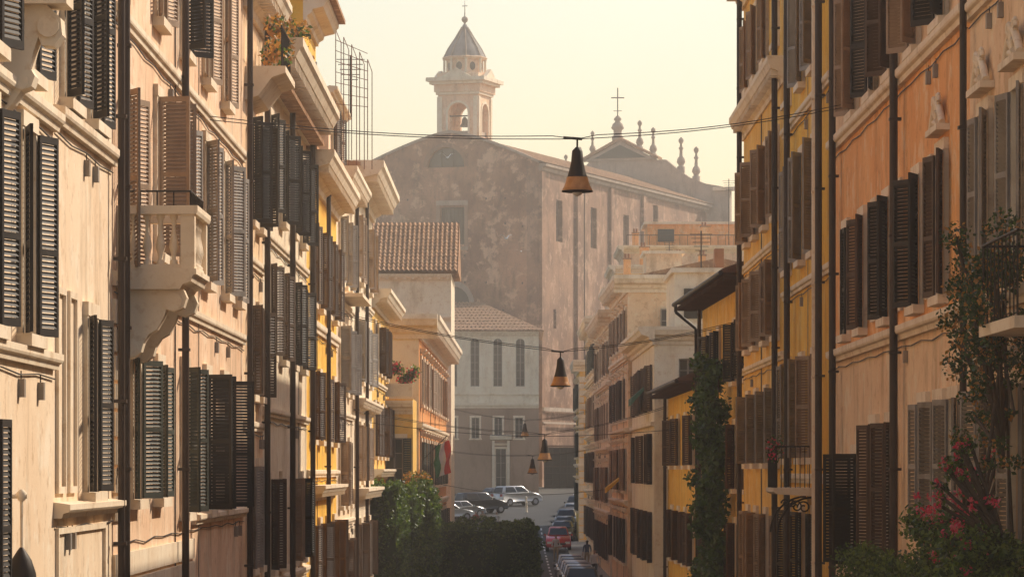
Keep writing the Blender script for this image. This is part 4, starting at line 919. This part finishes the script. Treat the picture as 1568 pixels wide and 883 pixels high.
# ------------------------------------------------------------------ gulls
def gull(x,y,z,span,hd,flap):
    m_=MB(); Rz=Matrix.Rotation(math.radians(hd),3,'Z'); o=Vector((x,y,z)); s=span
    V=lambda a,b,c:o+Rz@Vector((a*s,b*s,c*s))
    sec=[(-.2,.01),(-.14,.03),(-.04,.055),(.06,.06),(.13,.04),(.17,.038),(.2,.03),(.235,.004)]
    ring=[[V(r_*math.cos(q*math.pi/4),yy,r_*.9*math.sin(q*math.pi/4)+(.015 if yy>.12 else 0)) for q in range(8)] for yy,r_ in sec]
    for i in range(len(sec)-1):
        m_.faces(ring[i]+ring[i+1],[(q,(q+1)%8,8+(q+1)%8,8+q) for q in range(8)],'feather_white',True)
    for sx in (-1,1):
        pts=[(.03,.07,.02,.13),(.2,.1,.02+.12*flap,.12),(.36,.05,.02+.14*flap,.09),(.5,-.06,.02+.08*flap,.015)]
        for i in range(3):
            a,b=pts[i],pts[i+1]
            m_.poly([V(sx*a[0],a[1],a[2]),V(sx*b[0],b[1],b[2]),V(sx*b[0],b[1]-b[3],b[2]-.01),V(sx*a[0],a[1]-a[3],a[2]-.01)],'feather_grey' if i==2 else 'feather_white')
    m_.poly([V(0,-.16,0),V(-.06,-.27,0),V(.06,-.27,0)],'feather_white'); m_.build('seagull',recalc=False)
gull(-5.35,300,24.4,1.5,20,1.6); gull(-.75,300,18.1,1.3,30,1.6); gull(.4,300,17.1,1.1,0,.9)

# ------------------------------------------------------------------ haze, sky, sun, camera
hz=MB(); hz.wbox(-250,250,-50,560,-12,58,'haze_air'); hz.build('haze')
el=math.radians(38); az=math.radians(50)
sd=Vector((math.sin(az)*math.cos(el),math.cos(az)*math.cos(el),math.sin(el)))
W=bpy.data.worlds.new('World'); sc.world=W; W.use_nodes=True; nt=W.node_tree; bg=nt.nodes['Background']
sk=nt.nodes.new('ShaderNodeTexSky'); sk.sky_type='NISHITA'; sk.sun_disc=False; sk.sun_elevation=el; sk.sun_rotation=az; sk.air_density=1.6; sk.dust_density=1.4; sk.ozone_density=0
mx=nt.nodes.new('ShaderNodeMixRGB'); mx.blend_type='MULTIPLY'; mx.inputs[0].default_value=1; mx.inputs[2].default_value=(1.08,.98,.98,1)
nt.links.new(sk.outputs[0],mx.inputs[1]); nt.links.new(mx.outputs[0],bg.inputs[0]); bg.inputs[1].default_value=.15
ld=bpy.data.lights.new('sun','SUN'); ld.energy=5; ld.angle=math.radians(.53); ld.color=(1,.86,.68)
lo=bpy.data.objects.new('sun',ld); lo.rotation_euler=sd.to_track_quat('Z','Y').to_euler(); lo.location=(60,60,80); COL.objects.link(lo)
cd=bpy.data.cameras.new('camera'); cam=bpy.data.objects.new('camera',cd); COL.objects.link(cam); sc.camera=cam
cam.location=(0,0,0); cam.rotation_euler=(math.radians(90),0,0)
cd.lens=135; cd.sensor_width=36; cd.clip_end=6000; cd.clip_start=.5
cd.shift_x=-6/1568; cd.shift_y=278.5/1568
sc.view_settings.view_transform='Standard'; sc.view_settings.look='None'; sc.view_settings.exposure=0
